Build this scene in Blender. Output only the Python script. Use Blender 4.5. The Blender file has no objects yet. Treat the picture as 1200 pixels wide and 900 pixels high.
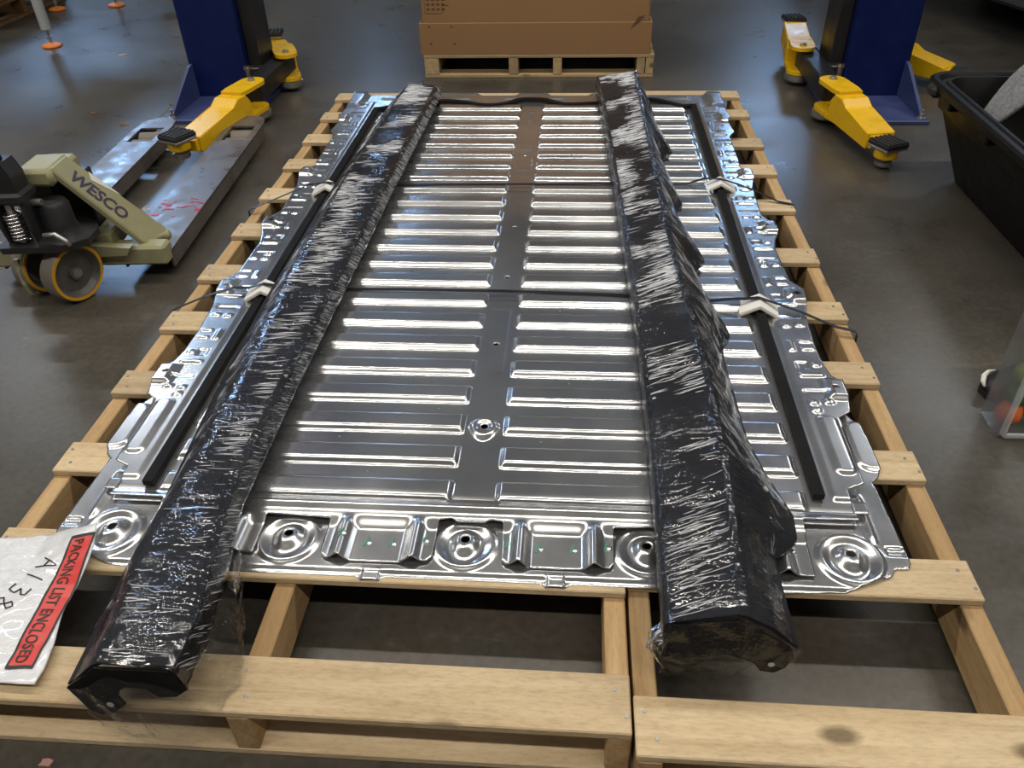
import bpy, bmesh, math, random
import numpy as np
from mathutils import Matrix, Vector, noise
random.seed(7)
scene = bpy.context.scene
col = scene.collection
R = math.radians

# ------------------------------------------------------------------ camera
def cam_axes(p, y, r):
    p, y, r = R(p), R(y), R(r)
    fwd = Vector((-math.sin(y)*math.cos(p), math.cos(y)*math.cos(p), -math.sin(p)))
    rt = Vector((math.cos(y), math.sin(y), 0)); up = rt.cross(fwd)
    return (math.cos(r)*rt+math.sin(r)*up, -math.sin(r)*rt+math.cos(r)*up, fwd)
cd = bpy.data.cameras.new('camera'); cam = bpy.data.objects.new('camera', cd); col.objects.link(cam)
ax, ay, az = cam_axes(37.1754, 5.0072, -1.6507)
cam.matrix_world = Matrix(((ax.x, ay.x, -az.x, 1.0462), (ax.y, ay.y, -az.y, -0.8885), (ax.z, ay.z, -az.z, 1.2248), (0, 0, 0, 1)))
cd.sensor_width = 36; cd.lens = 938.58/1200*36; cd.clip_start = 0.02
scene.camera = cam
# ------------------------------------------------------------------ world, lights, exposure
w = bpy.data.worlds.new('world'); scene.world = w; w.use_nodes = True
w.node_tree.nodes['Background'].inputs[0].default_value = (0.02, 0.02, 0.02, 1)
scene.view_settings.view_transform = 'Standard'; scene.view_settings.look = 'None'
scene.view_settings.gamma = 1.0; scene.view_settings.use_curve_mapping = False
scene.view_settings.exposure = 0.0
LAMPS = [(-4.1, -1.7), (-1.3, -1.7), (1.5, -1.7), (4.3, -1.7), (-4.1, 1.9), (-1.3, 1.9), (1.5, 1.9), (4.3, 1.9), (-4.6, 6.2), (5.6, 6.2)]
LAMP_Z = 4.3
LAMP_POWER = 58.0
for i, (lx, ly) in enumerate(LAMPS):
    ld = bpy.data.lights.new('tube_light', 'AREA'); ld.shape = 'RECTANGLE'; ld.size = 2.5; ld.size_y = 0.14
    ld.energy = LAMP_POWER; ld.color = (1.0, 0.93, 0.83) if ly < 4 else (0.92, 0.96, 1.0)
    lo = bpy.data.objects.new('tube_light', ld); lo.location = (lx, ly, LAMP_Z - 0.055); col.objects.link(lo)

# ------------------------------------------------------------------ materials
MATS = {}
def new_mat(name):
    m = bpy.data.materials.new(name); m.use_nodes = True
    nt = m.node_tree; b = nt.nodes['Principled BSDF']; MATS[name] = m
    return m, nt, b
def N(nt, kind, **kw):
    n = nt.nodes.new(kind)
    for k, v in kw.items():
        if k.startswith('i_'):
            n.inputs[k[2:].replace('_', ' ')].default_value = v
        else: setattr(n, k, v)
    return n
def ramp(nt, fac, stops):
    r = nt.nodes.new('ShaderNodeValToRGB'); e = r.color_ramp.elements
    while len(e) < len(stops): e.new(0.5)
    for k, (p, c) in enumerate(stops):
        e[k].position = p; e[k].color = (c, c, c, 1) if not isinstance(c, tuple) else (*c, 1)
    nt.links.new(fac, r.inputs[0]); return r.outputs[0]
def coords(nt, scale, space='Object'):
    t = nt.nodes.new('ShaderNodeTexCoord'); mp = nt.nodes.new('ShaderNodeMapping')
    mp.inputs['Scale'].default_value = scale; nt.links.new(t.outputs[space], mp.inputs[0]); return mp.outputs[0]
def noise_t(nt, vec, scale, detail=4, rough=0.55, dist=0.0):
    n = nt.nodes.new('ShaderNodeTexNoise'); n.inputs['Scale'].default_value = scale
    n.inputs['Detail'].default_value = detail; n.inputs['Roughness'].default_value = rough
    n.inputs['Distortion'].default_value = dist
    if vec is not None: nt.links.new(vec, n.inputs['Vector'])
    return n.outputs['Fac']
def bump(nt, b, h, strength, dist=0.01, inp='Normal'):
    bp_ = nt.nodes.new('ShaderNodeBump'); bp_.inputs['Strength'].default_value = strength
    bp_.inputs['Distance'].default_value = dist; nt.links.new(h, bp_.inputs['Height'])
    nt.links.new(bp_.outputs[0], b.inputs[inp]); return bp_
def mixc(nt, fac, a, b_, blend='MIX'):
    m = nt.nodes.new('ShaderNodeMix'); m.data_type = 'RGBA'; m.blend_type = blend
    for sock, v in ((m.inputs[0], fac), (m.inputs[6], a), (m.inputs[7], b_)):
        if isinstance(v, (int, float)): sock.default_value = v
        elif isinstance(v, tuple): sock.default_value = (*v, 1)
        else: nt.links.new(v, sock)
    return m.outputs[2]
def plain(name, color, rough=0.5, metal=0.0, var=0.15, nscale=12, bumps=0.0, bscale=60, rvar=0.1, spec=0.5, coat=0.0):
    m, nt, b = new_mat(name)
    v = coords(nt, (1, 1, 1))
    f = noise_t(nt, v, nscale, 5)
    dark = tuple(c*(1-var) for c in color); lite = tuple(min(1, c*(1+var)) for c in color)
    nt.links.new(mixc(nt, f, dark, lite), b.inputs['Base Color'])
    nt.links.new(ramp(nt, f, [(0.3, max(0, rough-rvar)), (0.7, min(1, rough+rvar))]), b.inputs['Roughness'])
    b.inputs['Metallic'].default_value = metal; b.inputs['Specular IOR Level'].default_value = spec
    b.inputs['Coat Weight'].default_value = coat
    if bumps: bump(nt, b, noise_t(nt, v, bscale, 3), bumps, 0.004)
    return m

# concrete floor
m, nt, b = new_mat('concrete')
v = coords(nt, (1, 1, 1))
big = noise_t(nt, v, 0.7, 6, 0.6, 0.6); mid = noise_t(nt, v, 4.0, 8, 0.65, 0.3); fine = noise_t(nt, v, 60, 4)
c1 = mixc(nt, ramp(nt, big, [(0.35, 0.0), (0.65, 1.0)]), (0.074, 0.068, 0.057), (0.102, 0.094, 0.080))
c2 = mixc(nt, ramp(nt, mid, [(0.3, 0.0), (0.7, 1.0)]), (0.5, 0.49, 0.48), (1.0, 0.99, 0.97))
c3 = mixc(nt, 0.75, c1, c2, 'MULTIPLY')
stain = ramp(nt, noise_t(nt, v, 1.9, 3, 0.5, 1.2), [(0.56, 0.0), (0.66, 1.0)])
st2 = N(nt, 'ShaderNodeMath', operation='MULTIPLY'); nt.links.new(stain, st2.inputs[0]); st2.inputs[1].default_value = 0.35
c4 = mixc(nt, st2.outputs[0], c3, (0.085, 0.062, 0.047))
# worn pale scrapes
vs = coords(nt, (1.0, 3.2, 1.0)); scr = ramp(nt, noise_t(nt, vs, 3.5, 9, 0.72, 0.4), [(0.6, 0.0), (0.72, 1.0)])
sc2 = N(nt, 'ShaderNodeMath', operation='MULTIPLY'); nt.links.new(scr, sc2.inputs[0]); sc2.inputs[1].default_value = 0.28
c5 = mixc(nt, sc2.outputs[0], c4, (0.19, 0.18, 0.16))
sp = ramp(nt, fine, [(0.3, 0.8), (0.7, 1.12)])
nt.links.new(mixc(nt, 1.0, c5, sp, 'MULTIPLY'), b.inputs['Base Color'])
nt.links.new(ramp(nt, mid, [(0.25, 0.25), (0.75, 0.36)]), b.inputs['Roughness'])
b.inputs['Specular IOR Level'].default_value = 0.42
bump(nt, b, mid, 0.06, 0.004)

# wood: grain along local x
def wood(name, lite, dark, rough_saw=0.5):
    m, nt, b = new_mat(name)
    oi = N(nt, 'ShaderNodeObjectInfo'); t = N(nt, 'ShaderNodeTexCoord')
    off = N(nt, 'ShaderNodeVectorMath', operation='SCALE'); off.inputs[3].default_value = 37.0
    cmb = N(nt, 'ShaderNodeCombineXYZ')
    for k in range(3): nt.links.new(oi.outputs['Random'], cmb.inputs[k])
    nt.links.new(cmb.outputs[0], off.inputs[0])
    add = N(nt, 'ShaderNodeVectorMath', operation='ADD'); nt.links.new(t.outputs['Object'], add.inputs[0]); nt.links.new(off.outputs[0], add.inputs[1])
    mp = N(nt, 'ShaderNodeMapping'); mp.inputs['Scale'].default_value = (1.2, 22, 22); nt.links.new(add.outputs[0], mp.inputs[0])
    g = noise_t(nt, mp.outputs[0], 1.6, 6, 0.6, 1.0)
    mp2 = N(nt, 'ShaderNodeMapping'); mp2.inputs['Scale'].default_value = (0.45, 1.7, 1.2); mp2.inputs['Rotation'].default_value = (0, 0, 0.12); nt.links.new(add.outputs[0], mp2.inputs[0])
    saw = noise_t(nt, mp2.outputs[0], 110, 4, 0.7)
    blot = noise_t(nt, mp2.outputs[0], 6, 4, 0.6)
    base = mixc(nt, ramp(nt, g, [(0.35, 0.0), (0.65, 1.0)]), dark, lite)
    # knots
    vo = N(nt, 'ShaderNodeTexVoronoi'); vo.inputs['Scale'].default_value = 1.0
    mp3 = N(nt, 'ShaderNodeMapping'); mp3.inputs['Scale'].default_value = (4.5, 9, 9); nt.links.new(add.outputs[0], mp3.inputs[0]); nt.links.new(mp3.outputs[0], vo.inputs['Vector'])
    kn = ramp(nt, vo.outputs['Distance'], [(0.09, 1.0), (0.17, 0.0)])
    base = mixc(nt, kn, base, tuple(c*0.42 for c in dark))
    base = mixc(nt, 0.35, base, ramp(nt, blot, [(0.3, 0.62), (0.65, 1.1)]), 'MULTIPLY')
    base = mixc(nt, 0.4*rough_saw+0.1, base, ramp(nt, saw, [(0.30, 0.55), (0.56, 1.05)]), 'MULTIPLY')
    hv = N(nt, 'ShaderNodeHueSaturation'); nt.links.new(base, hv.inputs['Color'])
    mr = N(nt, 'ShaderNodeMapRange'); mr.inputs[3].default_value = 0.82; mr.inputs[4].default_value = 1.12; nt.links.new(oi.outputs['Random'], mr.inputs[0]); nt.links.new(mr.outputs[0], hv.inputs['Value'])
    nt.links.new(hv.outputs[0], b.inputs['Base Color'])
    b.inputs['Roughness'].default_value = 0.75; b.inputs['Specular IOR Level'].default_value = 0.25
    bump(nt, b, saw, 0.35, 0.003)
    return m
wood('pine', (0.61, 0.485, 0.31), (0.51, 0.38, 0.22), 0.8)
wood('pine_stringer', (0.53, 0.365, 0.19), (0.41, 0.26, 0.12), 0.5)
wood('old_pallet_wood', (0.50, 0.38, 0.22), (0.36, 0.25, 0.13), 0.9)
wood('dark_pallet_wood', (0.26, 0.15, 0.07), (0.16, 0.09, 0.04), 0.9)

# aluminium sheet
m, nt, b = new_mat('aluminium')
v = coords(nt, (1, 1, 1)); vb = coords(nt, (3, 60, 60))
f = noise_t(nt, v, 5, 6, 0.6); fb = noise_t(nt, vb, 6, 3)
nt.links.new(mixc(nt, ramp(nt, f, [(0.3, 0.0), (0.7, 1.0)]), (0.62, 0.635, 0.655), (0.78, 0.79, 0.80)), b.inputs['Base Color'])
b.inputs['Metallic'].default_value = 0.93
nt.links.new(ramp(nt, f, [(0.3, 0.16), (0.72, 0.25)]), b.inputs['Roughness'])
bump(nt, b, fb, 0.05, 0.001)
b.inputs['Anisotropic'].default_value = 0.2

# clear shrink film: transparent with glossy crinkles
def film_mat(name, sc, strength, base_f, haze, rough=0.16, dist=0.004):
    m = bpy.data.materials.new(name); m.use_nodes = True; MATS[name] = m
    nt = m.node_tree; nt.nodes.clear()
    out = N(nt, 'ShaderNodeOutputMaterial')
    v = coords(nt, sc)
    n1 = noise_t(nt, v, 1.0, 1.2, 0.5, 0.7)
    n2 = noise_t(nt, coords(nt, (130, 150, 140)), 1.0, 1.0, 0.5, 0.6)
    msk = ramp(nt, noise_t(nt, coords(nt, (7, 13, 7)), 1.0, 2, 0.5, 0.5), [(0.36, 0.12), (0.60, 1.0)])
    hsum = N(nt, 'ShaderNodeMath', operation='MULTIPLY_ADD'); nt.links.new(n2, hsum.inputs[0]); hsum.inputs[1].default_value = 0.3; nt.links.new(n1, hsum.inputs[2])
    hm = N(nt, 'ShaderNodeMath', operation='MULTIPLY'); nt.links.new(hsum.outputs[0], hm.inputs[0]); nt.links.new(msk, hm.inputs[1]); hsum = hm
    bp_ = N(nt, 'ShaderNodeBump'); bp_.inputs['Strength'].default_value = strength; bp_.inputs['Distance'].default_value = dist
    nt.links.new(hsum.outputs[0], bp_.inputs['Height'])
    gl = N(nt, 'ShaderNodeBsdfGlossy'); gl.inputs['Roughness'].default_value = rough; gl.inputs['Color'].default_value = (0.95, 0.97, 1, 1)
    nt.links.new(bp_.outputs[0], gl.inputs['Normal'])
    tr = N(nt, 'ShaderNodeBsdfTransparent'); tr.inputs['Color'].default_value = (0.96, 0.965, 0.97, 1)
    df = N(nt, 'ShaderNodeBsdfDiffuse'); df.inputs['Color'].default_value = (0.8, 0.82, 0.85, 1)
    lw = N(nt, 'ShaderNodeLayerWeight'); lw.inputs['Blend'].default_value = 0.25; nt.links.new(bp_.outputs[0], lw.inputs['Normal'])
    fac = N(nt, 'ShaderNodeMath', operation='MULTIPLY_ADD'); nt.links.new(lw.outputs['Fresnel'], fac.inputs[0]); fac.inputs[1].default_value = 0.6; fac.inputs[2].default_value = base_f; fac.use_clamp = True
    m1 = N(nt, 'ShaderNodeMixShader'); m1.inputs[0].default_value = haze; nt.links.new(tr.outputs[0], m1.inputs[1]); nt.links.new(df.outputs[0], m1.inputs[2])
    m2 = N(nt, 'ShaderNodeMixShader'); nt.links.new(fac.outputs[0], m2.inputs[0]); nt.links.new(m1.outputs[0], m2.inputs[1]); nt.links.new(gl.outputs[0], m2.inputs[2])
    nt.links.new(m2.outputs[0], out.inputs[0])
    return m
film_mat('shrink_film', (11, 95, 60), 1.0, 0.05, 0.003, 0.08, 0.0042)
film_mat('loose_film', (40, 40, 22), 1.0, 0.025, 0.004, 0.08, 0.016)
film_mat('clear_plastic', (3, 3, 3), 0.05, 0.05, 0.045, 0.15)
film_mat('frosted_plastic', (3, 3, 3), 0.05, 0.08, 0.35, 0.2)

m = plain('film_crease', (0.70, 0.73, 0.78), 0.2, var=0.25, nscale=40, spec=0.9); m.node_tree.nodes['Principled BSDF'].inputs['Alpha'].default_value = 0.75  # pale colour stands in for glints of light along the film folds
plain('black_textured_plastic', (0.009, 0.010, 0.015), 0.6, bumps=0.5, bscale=420, var=0.2, spec=0.25)
plain('black_plastic', (0.005, 0.005, 0.006), 0.55, spec=0.15)
plain('foam', (0.007, 0.007, 0.008), 0.8, bumps=0.15, bscale=300, spec=0.2)
plain('strap', (0.012, 0.012, 0.014), 0.4)
plain('white_card', (0.74, 0.74, 0.72), 0.75, var=0.05)
plain('card_edge', (0.50, 0.46, 0.36), 0.8, var=0.1)
plain('cardboard', (0.27, 0.15, 0.065), 0.8, var=0.07, nscale=3)
plain('cardboard_ink', (0.10, 0.055, 0.03), 0.85, var=0.1)
plain('tape', (0.52, 0.34, 0.17), 0.35, var=0.05)
plain('khaki_paint', (0.30, 0.29, 0.165), 0.5, var=0.22, nscale=25, rvar=0.15)
plain('fork_steel', (0.105, 0.095, 0.09), 0.36, var=0.55, nscale=14, rvar=0.16, spec=0.7)
plain('black_steel', (0.018, 0.018, 0.02), 0.45, var=0.4, nscale=20, bumps=0.1)
plain('tyre_tread', (0.16, 0.14, 0.12), 0.6, var=0.25)
plain('tyre_yellow', (0.65, 0.33, 0.012), 0.5, var=0.2)
plain('wheel_hub', (0.12, 0.115, 0.11), 0.5, metal=0.3, var=0.4, nscale=30)
plain('chrome', (0.72, 0.72, 0.73), 0.2, metal=1.0, var=0.08)
plain('steel', (0.45, 0.45, 0.45), 0.38, metal=0.9, var=0.25)
plain('lift_blue', (0.005, 0.012, 0.075), 0.35, var=0.12, spec=0.3)
plain('lift_blue_base', (0.035, 0.05, 0.15), 0.45, var=0.2)
plain('lift_yellow', (0.78, 0.47, 0.008), 0.32, var=0.14, nscale=18)
plain('lift_black', (0.014, 0.014, 0.015), 0.4)
plain('rubber', (0.016, 0.016, 0.017), 0.65, bumps=0.3)
plain('lettering_purple', (0.055, 0.045, 0.08), 0.5)
plain('white_paint', (0.7, 0.7, 0.66), 0.5)
plain('red_paint', (0.45, 0.02, 0.05), 0.5, var=0.4, nscale=120)
plain('label_red', (0.58, 0.035, 0.03), 0.4, var=0.05)
plain('ink_black', (0.012, 0.012, 0.012), 0.5)
plain('tub_black', (0.006, 0.006, 0.006), 0.42, bumps=0.15, bscale=25, spec=0.25)
plain('grey_fabric', (0.21, 0.215, 0.23), 0.95, var=0.75, nscale=110, bumps=0.7, bscale=260)
plain('orange_plastic', (0.85, 0.24, 0.015), 0.45, var=0.1)
plain('grey_leg', (0.38, 0.40, 0.41), 0.4, var=0.05)
plain('blue_leg', (0.03, 0.05, 0.17), 0.4)
plain('table_top', (0.25, 0.25, 0.25), 0.5)
plain('shoe_black', (0.012, 0.012, 0.013), 0.55, bumps=0.2)
plain('shoe_white', (0.75, 0.73, 0.68), 0.5, var=0.05)
plain('veg_orange', (0.75, 0.16, 0.02), 0.5, var=0.25, nscale=20)
plain('veg_green', (0.06, 0.16, 0.03), 0.45, var=0.35, nscale=20)
plain('veg_lime', (0.28, 0.42, 0.06), 0.45, var=0.3, nscale=20)
plain('veg_purple', (0.12, 0.03, 0.06), 0.45, var=0.3, nscale=20)
plain('wall_paint', (0.42, 0.41, 0.39), 0.85, var=0.06, nscale=1)
plain('ceiling_paint', (0.68, 0.68, 0.66), 0.85, var=0.06, nscale=1)
plain('lamp_housing', (0.6, 0.6, 0.6), 0.5, var=0.03)
plain('car_paint', (0.02, 0.021, 0.023), 0.3, var=0.05, coat=0.3)
plain('car_trim', (0.05, 0.05, 0.052), 0.5)
plain('green_marker', (0.05, 0.22, 0.14), 0.6)
plain('pink_paper', (0.45, 0.25, 0.22), 0.8)
plain('shavings', (0.55, 0.48, 0.34), 0.9)
plain('grey_hose', (0.10, 0.10, 0.10), 0.6)
plain('nail', (0.25, 0.24, 0.22), 0.4, metal=0.8)
# white poly bag
m, nt, b = new_mat('poly_bag')
v = coords(nt, (1, 1, 1)); f = noise_t(nt, v, 22, 4, 0.6, 2.0)
nt.links.new(mixc(nt, f, (0.60, 0.62, 0.66), (0.78, 0.80, 0.83)), b.inputs['Base Color'])
b.inputs['Roughness'].default_value = 0.22; bump(nt, b, noise_t(nt, coords(nt, (9, 22, 9)), 1.5, 4, 0.6, 2.5), 0.35, 0.02)
b.inputs['Coat Weight'].default_value = 0.6
# daylight window
m, nt, b = new_mat('window_daylight')
b.inputs['Base Color'].default_value = (0.3, 0.4, 0.6, 1)
b.inputs['Emission Color'].default_value = (0.36, 0.60, 1.0, 1); b.inputs['Emission Strength'].default_value = 26.0

# ------------------------------------------------------------------ mesh helpers
class G:
    def __init__(s): s.bm = bmesh.new()
    def box(s, x0, x1, y0, y1, z0, z1, bev=0.0, mat=None):
        m4 = Matrix.Translation(((x0+x1)/2, (y0+y1)/2, (z0+z1)/2)) @ Matrix.Diagonal((abs(x1-x0), abs(y1-y0), abs(z1-z0), 1))
        if mat is not None: m4 = mat @ m4
        r = bmesh.ops.create_cube(s.bm, size=1, matrix=m4)
        if bev:
            es = list({e for v in r['verts'] for e in v.link_edges})
            bmesh.ops.bevel(s.bm, geom=es, offset=bev, segments=1, affect='EDGES', profile=0.5)
        return s
    def cyl(s, p0, p1, r, seg=20, r2=None, caps=True):
        p0, p1 = Vector(p0), Vector(p1); d = p1-p0; L = d.length
        q = d.to_track_quat('Z', 'Y').to_matrix().to_4x4()
        bmesh.ops.create_cone(s.bm, cap_ends=caps, segments=seg, radius1=r, radius2=r if r2 is None else r2, depth=L,
                              matrix=Matrix.Translation((p0+p1)/2) @ q)
        return s
    def prism(s, poly, fn0, fn1):
        """poly: 2d points; fn0/fn1 map a 2d point to the two 3d faces"""
        a = [s.bm.verts.new(fn0(*p)) for p in poly]; c = [s.bm.verts.new(fn1(*p)) for p in poly]
        s.bm.faces.new(a); s.bm.faces.new(c[::-1])
        n = len(poly)
        for i in range(n): s.bm.faces.new((a[i], c[i], c[(i+1) % n], a[(i+1) % n]))
        return s
    def tube(s, pts, r, seg=8, closed=False):
        pts = [Vector(p) for p in pts]; n = len(pts); rings = []
        for i, p in enumerate(pts):
            d = (pts[(i+1) % n]-pts[i-1]) if closed else (pts[min(i+1, n-1)]-pts[max(i-1, 0)])
            d.normalize(); up = Vector((0, 0, 1)) if abs(d.z) < 0.95 else Vector((1, 0, 0))
            u = d.cross(up).normalized(); v = u.cross(d)
            rr = r[i] if isinstance(r, (list, tuple)) else r
            rings.append([s.bm.verts.new(p+rr*(math.cos(2*math.pi*k/seg)*u+math.sin(2*math.pi*k/seg)*v)) for k in range(seg)])
        m = n if closed else n-1
        for i in range(m):
            a, c = rings[i], rings[(i+1) % n]
            for k in range(seg): s.bm.faces.new((a[k], a[(k+1) % seg], c[(k+1) % seg], c[k]))
        if not closed: s.bm.faces.new(rings[0]); s.bm.faces.new(rings[-1][::-1])
        return s
    def ribbon(s, pts, width_dir, wdt, thick):
        """flat band along pts; width_dir constant"""
        pts = [Vector(p) for p in pts]; wd = Vector(width_dir).normalized()*wdt/2; rings = []
        n = len(pts)
        for i, p in enumerate(pts):
            d = (pts[min(i+1, n-1)]-pts[max(i-1, 0)]).normalized(); nn = d.cross(wd).normalized()*thick/2
            rings.append([s.bm.verts.new(p+q) for q in (wd+nn, -wd+nn, -wd-nn, wd-nn)])
        for i in range(n-1):
            a, c = rings[i], rings[i+1]
            for k in range(4): s.bm.faces.new((a[k], a[(k+1) % 4], c[(k+1) % 4], c[k]))
        s.bm.faces.new(rings[0]); s.bm.faces.new(rings[-1][::-1]); return s
    def lathe(s, prof, origin, axis=(0, 0, 1), seg=32):
        q = Vector(axis).to_track_quat('Z', 'Y').to_matrix(); o = Vector(origin); rings = []
        for r, z in prof:
            rings.append([s.bm.verts.new(o+q @ Vector((r*math.cos(2*math.pi*k/seg), r*math.sin(2*math.pi*k/seg), z))) for k in range(seg)])
        for i in range(len(rings)-1):
            a, c = rings[i], rings[i+1]
            for k in range(seg): s.bm.faces.new((a[k], a[(k+1) % seg], c[(k+1) % seg], c[k]))
        if prof[0][0] > 1e-5 and abs(prof[0][0]-prof[-1][0]) < 1e-6:      # hollow ring: close through the bore
            a, c = rings[-1], rings[0]
            for k in range(seg): s.bm.faces.new((a[k], a[(k+1) % seg], c[(k+1) % seg], c[k]))
            return s
        if prof[0][0] > 1e-5: s.bm.faces.new(rings[0][::-1])
        if prof[-1][0] > 1e-5: s.bm.faces.new(rings[-1])
        return s
    def ball(s, c, r, sc=(1, 1, 1), seg=20):
        bmesh.ops.create_uvsphere(s.bm, u_segments=seg, v_segments=seg//2, radius=r, matrix=Matrix.Translation(c) @ Matrix.Diagonal((*sc, 1)))
        return s
    def loft(s, rings, closed=True, cap=True):
        vr = [[s.bm.verts.new(p) for p in r] for r in rings]
        n = len(vr[0]); m = n if closed else n-1
        for i in range(len(vr)-1):
            for k in range(m): s.bm.faces.new((vr[i][k], vr[i][(k+1) % n], vr[i+1][(k+1) % n], vr[i+1][k]))
        if cap and closed: s.bm.faces.new(vr[0][::-1]); s.bm.faces.new(vr[-1])
        return s
    def build(s, name, mat, parent=None, smooth=False, mirror=False, angle=None):
        if mirror:
            for v in s.bm.verts: v.co.x = -v.co.x
        bmesh.ops.recalc_face_normals(s.bm, faces=s.bm.faces)
        me = bpy.data.meshes.new(name); s.bm.to_mesh(me); s.bm.free()
        me.materials.append(MATS[mat])
        if smooth or angle:
            me.polygons.foreach_set('use_smooth', [True]*len(me.polygons))
            if angle: me.set_sharp_from_angle(angle=R(angle))
        o = bpy.data.objects.new(name, me); col.objects.link(o)
        if parent: attach(o, parent)
        return o
WORLD_PARENTS = {}
def attach(o, parent):
    o.parent = parent
    if parent in LOCAL: return                       # children already in the parent's own frame
    o.matrix_parent_inverse = Matrix.Translation(parent.location).inverted() if parent.parent is None else Matrix.Identity(4)
LOCAL = set()
def tag(o, label, cat, group=None):
    o['label'] = label; o['category'] = cat
    if group: o['group'] = group
    return o
def thing(name, label, cat, loc=(0, 0, 0), rotz=0.0, group=None, local=False):
    o = bpy.data.objects.new(name, None); col.objects.link(o); o.location = loc; o.rotation_euler = (0, 0, rotz)
    o.empty_display_size = 0.1
    if local: LOCAL.add(o)
    return tag(o, label, cat, group)
def struct(o): o['kind'] = 'structure'; return o
def sub(o, parent_part):
    """sub-part: its mesh is in the same frame as the parent part's mesh"""
    o.parent = parent_part; o.matrix_parent_inverse = Matrix.Identity(4); return o
def text_mesh(body, size, extrude=0.0, spacing=1.0, bold=0.0):
    cu = bpy.data.curves.new('txt', 'FONT'); cu.body = body; cu.size = size; cu.extrude = extrude; cu.space_character = spacing
    cu.resolution_u = 3; cu.offset = bold
    o = bpy.data.objects.new('txt', cu); col.objects.link(o)
    dg = bpy.context.evaluated_depsgraph_get(); me = bpy.data.meshes.new_from_object(o.evaluated_get(dg))
    bpy.data.objects.remove(o); return me
def lerp_table(tab, y):
    ys = [t[0] for t in tab]
    return [float(np.interp(y, ys, [t[k] for t in tab])) for k in range(1, len(tab[0]))]

# ------------------------------------------------------------------ setting
FX0, FX1, FY0, FY1, CZ = -9.0, 10.0, -6.0, 10.5, 4.9
g = G(); g.box(FX0, FX1, FY0, FY1, -0.1, 0.0); struct(g.build('floor', 'concrete'))
g = G(); g.box(FX0, FX1, FY0, FY1, CZ, CZ+0.1); struct(g.build('ceiling', 'ceiling_paint'))
for nm, a in (('wall_left', (FX0-.1, FX0, FY0, FY1, 0, CZ)), ('wall_right', (FX1, FX1+.1, FY0, FY1, 0, CZ)),
              ('wall_back', (FX0, FX1, FY1, FY1+.1, 0, CZ)), ('wall_front', (FX0, FX1, FY0-.1, FY0, 0, CZ))):
    g = G(); g.box(*a); struct(g.build(nm, 'wall_paint'))
for k, (x0, x1, z0, z1) in enumerate(((-6.7, -5.1, 3.4, 4.6), (-1.9, -1.4, 3.0, 3.6), (3.3, 4.1, 2.8, 3.5))):
    e = bpy.data.objects.new('window_%d' % (k+1), None); col.objects.link(e); e.location = ((x0+x1)/2, FY1-.03, z0); struct(e)
    n = 3
    for i in range(n):
        a = x0+(x1-x0)*i/n; c = x0+(x1-x0)*(i+1)/n
        g = G(); g.box(a+.03, c-.03, FY1-.02, FY1-.005, z0+.04, z1-.04); g.build('pane', 'window_daylight', e)
    g = G()
    for i in range(n+1):
        a = x0+(x1-x0)*i/n; g.box(a-.03, a+.03, FY1-.06, FY1-.005, z0, z1)
    g.box(x0, x1, FY1-.06, FY1-.005, z0-.03, z0+.04); g.box(x0, x1, FY1-.06, FY1-.005, z1-.04, z1+.03)
    g.build('window_frame', 'lamp_housing', e)
lampnames = ['front far left', 'front centre left', 'front centre right', 'front far right', 'middle far left', 'middle centre left', 'middle centre right', 'middle far right', 'back left', 'back right']
for i, (lx, ly) in enumerate(LAMPS):
    t = thing('ceiling_light', 'long white tube light hung under the ceiling, %s of the hall' % lampnames[i], 'ceiling light', (lx, ly, LAMP_Z-.05), group='tube lights under the ceiling')
    g = G(); g.box(lx-1.3, lx+1.3, ly-.15, ly+.15, LAMP_Z-.05, LAMP_Z+.05, .01); g.build('housing', 'lamp_housing', t)
    g = G(); g.cyl((lx-.7, ly, LAMP_Z+.05), (lx-.7, ly, CZ), .006, 8); g.build('hanger', 'steel', t)
    g = G(); g.cyl((lx+.7, ly, LAMP_Z+.05), (lx+.7, ly, CZ), .006, 8); g.build('hanger', 'steel', t)
# control joints cut in the slab (dark sealed lines)
g = G(); g.ribbon([(-0.830, 1.032, .0006), (-0.906, 3.601, .0006)], (0.676, 0.020, 0), .007, .001)
j = g.build('trim_1', 'grey_hose'); struct(j)
g = G(); g.ribbon([(-0.780, 1.032, .0006), (-0.816, 3.601, .0006)], (0.676, 0.020, 0), .004, .001)
j = g.build('trim_2', 'grey_hose'); struct(j)

# ------------------------------------------------------------------ pallets
PT = 0.12          # deck top
BT = 0.016         # board thickness
_bcache = {}
def board(name, L, W, T, mat, parent, loc, rotz=0.0, bev=0.0022):
    """board mesh along local x, centred; shared between equals"""
    key = (round(L, 4), round(W, 4), round(T, 4), mat)
    if key not in _bcache:
        g = G(); g.box(-L/2, L/2, -W/2, W/2, -T/2, T/2, bev); o = g.build(name, mat); _bcache[key] = o.data
    else:
        o = bpy.data.objects.new(name, _bcache[key]); col.objects.link(o)
    o.location = loc; o.rotation_euler = (0, 0, rotz)
    o.parent = parent; o.matrix_parent_inverse = Matrix.Translation(parent.location).inverted()
    return o
def nails(bo, pts):
    for (x, y, z) in pts:
        g = G(); g.cyl((0, 0, -.001), (0, 0, .0008), .0034, 10); o = g.build('nail', 'nail')
        o.parent = bo; o.location = Vector((x, y, z))-Vector(bo.location)
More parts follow.
